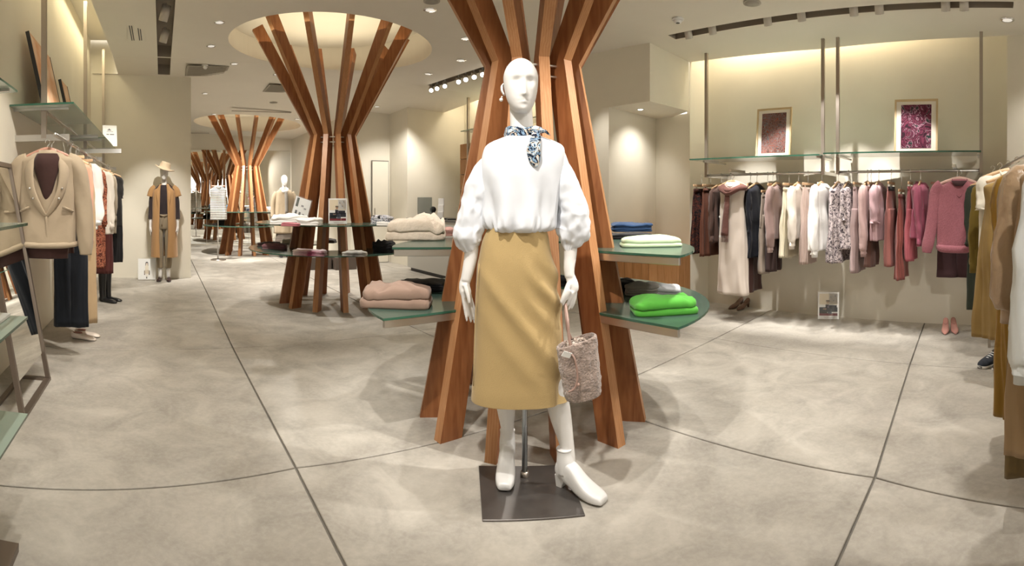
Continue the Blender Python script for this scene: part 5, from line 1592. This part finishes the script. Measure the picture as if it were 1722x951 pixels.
o = tag(box('wall_socket', -.035, .035, -.006, .0, 0, .07, M_WHITE, None, .002), 'beige wall socket plate low on the wall right of the niche', 'socket')
o.location = W(uB + .08, KV - .001, .24); o.rotation_euler = (0, 0, GRID)
p = at(1164, 470, 6.3); o.location = W(5.30, KV - .002, .30)

# ------------------------------------------------------------------ left foreground: glass tiers and leaning mirror
t = thing('glass_display_stand', 'three-tier glass display stand cut by the left edge of the frame', 'display stand', W(-.48, 1.84, 0), GRID)
for z in (1.165, .825, .472):
    o = box('glass_shelf', -.62, 0, -1.0, 0, z - .010, z, M_GLASSP, t)
    o.data.materials.append(M_EDGE)
    for p in o.data.polygons:
        if abs(p.normal.z) < .5: p.material_index = 1
for x, y in ((-.58, -.03), (-.58, -.97)):
    box('post', x - .015, x + .015, y - .015, y + .015, 0, 1.15, M_BRZD, t)
box('base', -.62, -.02, -.95, -.05, 0, .03, M_BRZD, t)
for y in (-.03, -.97):
    for z in (1.14, .80, .447):
        box('shelf_arm', -.58, -.10, y - .008, y + .008, z - .002, z + .0125, M_BRZD, t)
o = tag(box('white_catalogue', -.14, .14, -.10, .10, 0, .012, M_PAPER, None, .002), 'white catalogue lying on the middle glass tier at the left edge', 'book')
o.location = W(-.68, 1.72, .826); o.rotation_euler = (0, 0, GRID)
t = thing('leaning_mirror', 'tall bronze-framed floor mirror leaning toward the left wall behind the glass tiers', 'mirror', W(-.79, 3.20, 0), GRID)
V0, V1 = -.32, .32


def slab(name, z0, z1, a, b, off, th, m):
    """plank in the mirror's leaning plane, from v=a to v=b"""
    sl = -.19
    v = []
    for z in (z0, z1):
        x = sl * z + off
        v += [(x, a, z), (x + th, a, z), (x + th, b, z), (x, b, z)]
    return obj(name, v, [(3, 2, 1, 0), (4, 5, 6, 7), (0, 1, 5, 4), (1, 2, 6, 5), (2, 3, 7, 6), (3, 0, 4, 7)], m, t)


slab('frame_post', 0, 1.50, V0 - .03, V0, 0, .03, M_BRZD)
slab('frame_post', 0, 1.50, V1, V1 + .03, 0, .03, M_BRZD)
slab('frame_rail', 1.47, 1.50, V0, V1, 0, .03, M_BRZD)
slab('mirror_glass', .20, 1.47, V0, V1, .012, .006, M_MIRROR)
box('foot_rail', -.01, .03, V0 - .03, V1 + .03, 0, .02, M_BRZD, t)
box('foot_rail', -.20, -.17, V0 - .03, V1 + .03, 0, .02, M_BRZD, t)
for y in (V0 - .03, V1):
    box('foot_stile', -.17, -.01, y, y + .03, 0, .02, M_BRZD, t)

# ------------------------------------------------------------------ ceiling fittings
def disc_vf(r, z0, z1, n=28, r2=None):
    r2 = r2 or r
    return loft([[Vector((a * math.cos(2 * math.pi * j / n), a * math.sin(2 * math.pi * j / n), z)) for j in range(n)] for a, z in ((r, z0), (r2, z1))])


def at_ceiling(px, y):
    return ceil_pt(px, y)


GD = 'recessed ceiling downlights'
for px, y, w_ in ((369, 37, 'nearest of three between the left slot and the lit dome'), (355, 77, 'middle of three between the left slot and the lit dome'), (394, 107, 'just right of the square air grille'),
                  (723, 16, 'near the top edge between dome and big timber column'), (785, 64, 'right of the lit dome, nearest the big timber column'), (776, 101, 'beside the big timber column, second nearest'), (720, 124, 'just beyond the right rim of the lit dome'),
                  (466, 125, 'half hidden behind the left planks of the mid-floor tree'), (345, 157, 'just right of the top of the partition wall'), (1694, 33, 'above the right pier, at the end of the long slot'),
                  (634, 179, 'seen just right of the mid-floor planks'), (500, 200, 'between far tree and mid-floor tree'), (360, 192, 'beside the far tree dome')):
    p = at_ceiling(px, y)
    t = thing('recessed_downlight', 'small chrome-rimmed ceiling downlight ' + w_, 'downlight', p, 0, GD)
    obj('rim', *outward(*disc_vf(.062, -.006, .0)), M_CHROME, t, True)
    obj('lens', *outward(*disc_vf(.042, -.0075, -.004)), mat('dim_lens', (.5, .47, .42), .2, emit=(1, .93, .82), emit_s=.35), t, True)
p = W(KU + .33, KV + .38, SOF)
t = thing('recessed_downlight', 'small lit downlight in the soffit of the wall niche', 'downlight', p)
obj('rim', *outward(*disc_vf(.045, -.005, 0)), M_WHITE, t, True); obj('lens', *outward(*disc_vf(.028, -.0065, -.003)), M_LAMP, t, True)
p = at_ceiling(1140, 31)
t = thing('smoke_detector', 'white smoke detector on the ceiling right of the big timber column', 'smoke detector', p)
obj('base', *outward(*disc_vf(.055, -.018, 0)), M_WHITE, t, True); obj('sensor', *outward(*disc_vf(.03, -.042, -.018, r2=.042)), M_WHITE, t, True); obj('slot_ring', *outward(*disc_vf(.018, -.045, -.040)), M_DARK, t, True)
for px, y, lab in ((1265, 4, 'flat round beige ceiling speaker at the top edge, right half'), (460, 172, 'flat round ceiling speaker above the far tree column'), (726, 1, 'flat round ceiling speaker at the top edge left of the big timber column')):
    p = at_ceiling(px, y)
    t = thing('ceiling_speaker', lab, 'speaker', p)
    obj('plate', *outward(*disc_vf(.075, -.010, 0)), mat('speaker_beige', (.45, .41, .35), .7), t, True); obj('grille', *outward(*disc_vf(.06, -.013, -.009)), mat('speaker_grille', (.36, .33, .28), .8), t, True)
for (px, y, w, lab) in ((347, 119, .62, 'square air-conditioning grille in the ceiling left of the lit dome'), (474, 149, .55, 'square air-conditioning grille seen behind the mid-floor planks')):
    p = at_ceiling(px, y)
    t = thing('ceiling_vent', lab, 'vent', p - Vector((0, 0, .002)), GRID)
    gm = mat('vent_grey', (.36, .33, .27), .7)
    box('frame', -w / 2, w / 2, -w / 2, w / 2, -.008, 0, gm, t)
    for k in range(12):
        yy = -w / 2 + .04 + k * (w - .08) / 11
        box('slat', -w / 2 + .03, w / 2 - .03, yy - .008, yy + .008, -.014, -.008, gm, t)
p = at_ceiling(229, 55)
t = thing('ceiling_vent', 'small ceiling plate with two pairs of dark air slots near the left slot', 'vent', p - Vector((0, 0, .002)), GRID)
box('plate', -.105, .105, -.33, .33, -.004, .004, M_CEIL, t)
for x in (-.065, -.040, .030, .055):
    box('slot', x - .006, x + .006, -.28, .28, -.006, -.003, M_DARK, t)
p = at_ceiling(345, 109)
t = thing('security_camera', 'small white dome camera beside the square ceiling grille', 'camera', p)
obj('mount', *outward(*disc_vf(.05, -.02, 0)), M_WHITE, t, True); obj('dome', *sphere_vf((0, 0, -.03), .035), M_WHITE, t, True)
for px, y, L, lab in ((440, 184, 1.2, 'long thin air slot in the ceiling above the far tree column'), (336, 221, .5, 'short thin air slot in the ceiling beside the partition wall')):
    p = at_ceiling(px, y)
    t = tag(box('air_slot', -L / 2, L / 2, -.035, .035, -.006, -.0005, mat('slot_grey', (.30, .26, .21), .8)), lab, 'vent'); t.location = p - Vector((0, 0, .04)); t.rotation_euler = (0, 0, GRID)


def spotlight(p, aim, label, group, lit=False, s=1.0):
    """cylinder head on a short stem under the track"""
    t = thing('track_spotlight', label, 'spotlight', p, 0, group)
    d = (Vector(aim) - p).normalized()
    rod('stem', (0, 0, 0), (0, 0, -.06 * s), .012 * s, M_WHITE, t, 8)
    c = Vector((0, 0, -.07 * s))
    a, b = c - d * .055 * s, c + d * .075 * s
    rod('lamp_body', a, b, .038 * s, mat('spot_body', (.55, .50, .43), .5), t, 18)
    rod('lens', b, b + d * .003, .031 * s, M_LAMP if lit else M_CHROME, t, 18)
    return t


GS = 'spotlights in the right-hand ceiling slot'
ORD = ['first', 'second', 'third', 'fourth', 'fifth', 'sixth', 'seventh', 'last']
for k, px in enumerate((1157, 1197, 1290, 1347, 1435, 1478, 1590, 1621)):
    u, v = rail_pt(px, T1[0] + .07, T1[1], T4[0] + .06, T4[1])
    spotlight(W(u, v, cz(u, v) + .10), W(5.05, v, 1.1), ORD[k] + ' pale cylinder spotlight from the niche end of the right ceiling slot', GS)
GS2 = 'spotlights in the left ceiling slot'
for v, lab in ((4.6, 'nearest'), (5.45, 'middle'), (6.3, 'farthest')):
    spotlight(W(.04, v, cz(.04, v) + .10), W(-.6, v + .6, 1.0), lab + ' pale cylinder spotlight hanging in the narrow left ceiling slot', GS2, s=1.25)
GS3 = 'lit spotlights over the counter'
for k, px in enumerate((722, 735, 748, 771, 783, 797, 811)):
    u, v = rail_pt(px, 4.09, 5.3, 4.17, 8.5)
    spotlight(W(u, min(v, 7.3), cz(u, v) + .03), W(2.6, v - 2.5, .8), ORD[k] + ' brightly lit spotlight over the counter, counting from the far end', GS3, lit=True)

# striped garment on its own small stand by the far tree
p = at(367, 400, 10.8)
t = thing('garment_stand', 'slim steel T-stand carrying the striped knit by the far tree column', 'clothes rack', (p.x, p.y, 0), GRID)
rod('stand_pole', (0, .05, 0), (0, .05, 1.64), .012, M_STEEL, t, 10); obj('stand_base', *outward(*disc_vf(.16, 0, .012)), M_BRONZE, t, True)
rod('cross_bar', (0, .05, 1.64), (0, -.06, 1.64), .010, M_STEEL, t, 8)
garment('dress', 'grey and white striped knit dress hanging by the far tree column', CL, Vector((p.x, p.y, 1.64)), GRID + .1, STRIPE, .70, .34, seed=70, sl=0, hang='clip', hm=M_HANGP, hw=.28)
# orange knit garment by the partition's right
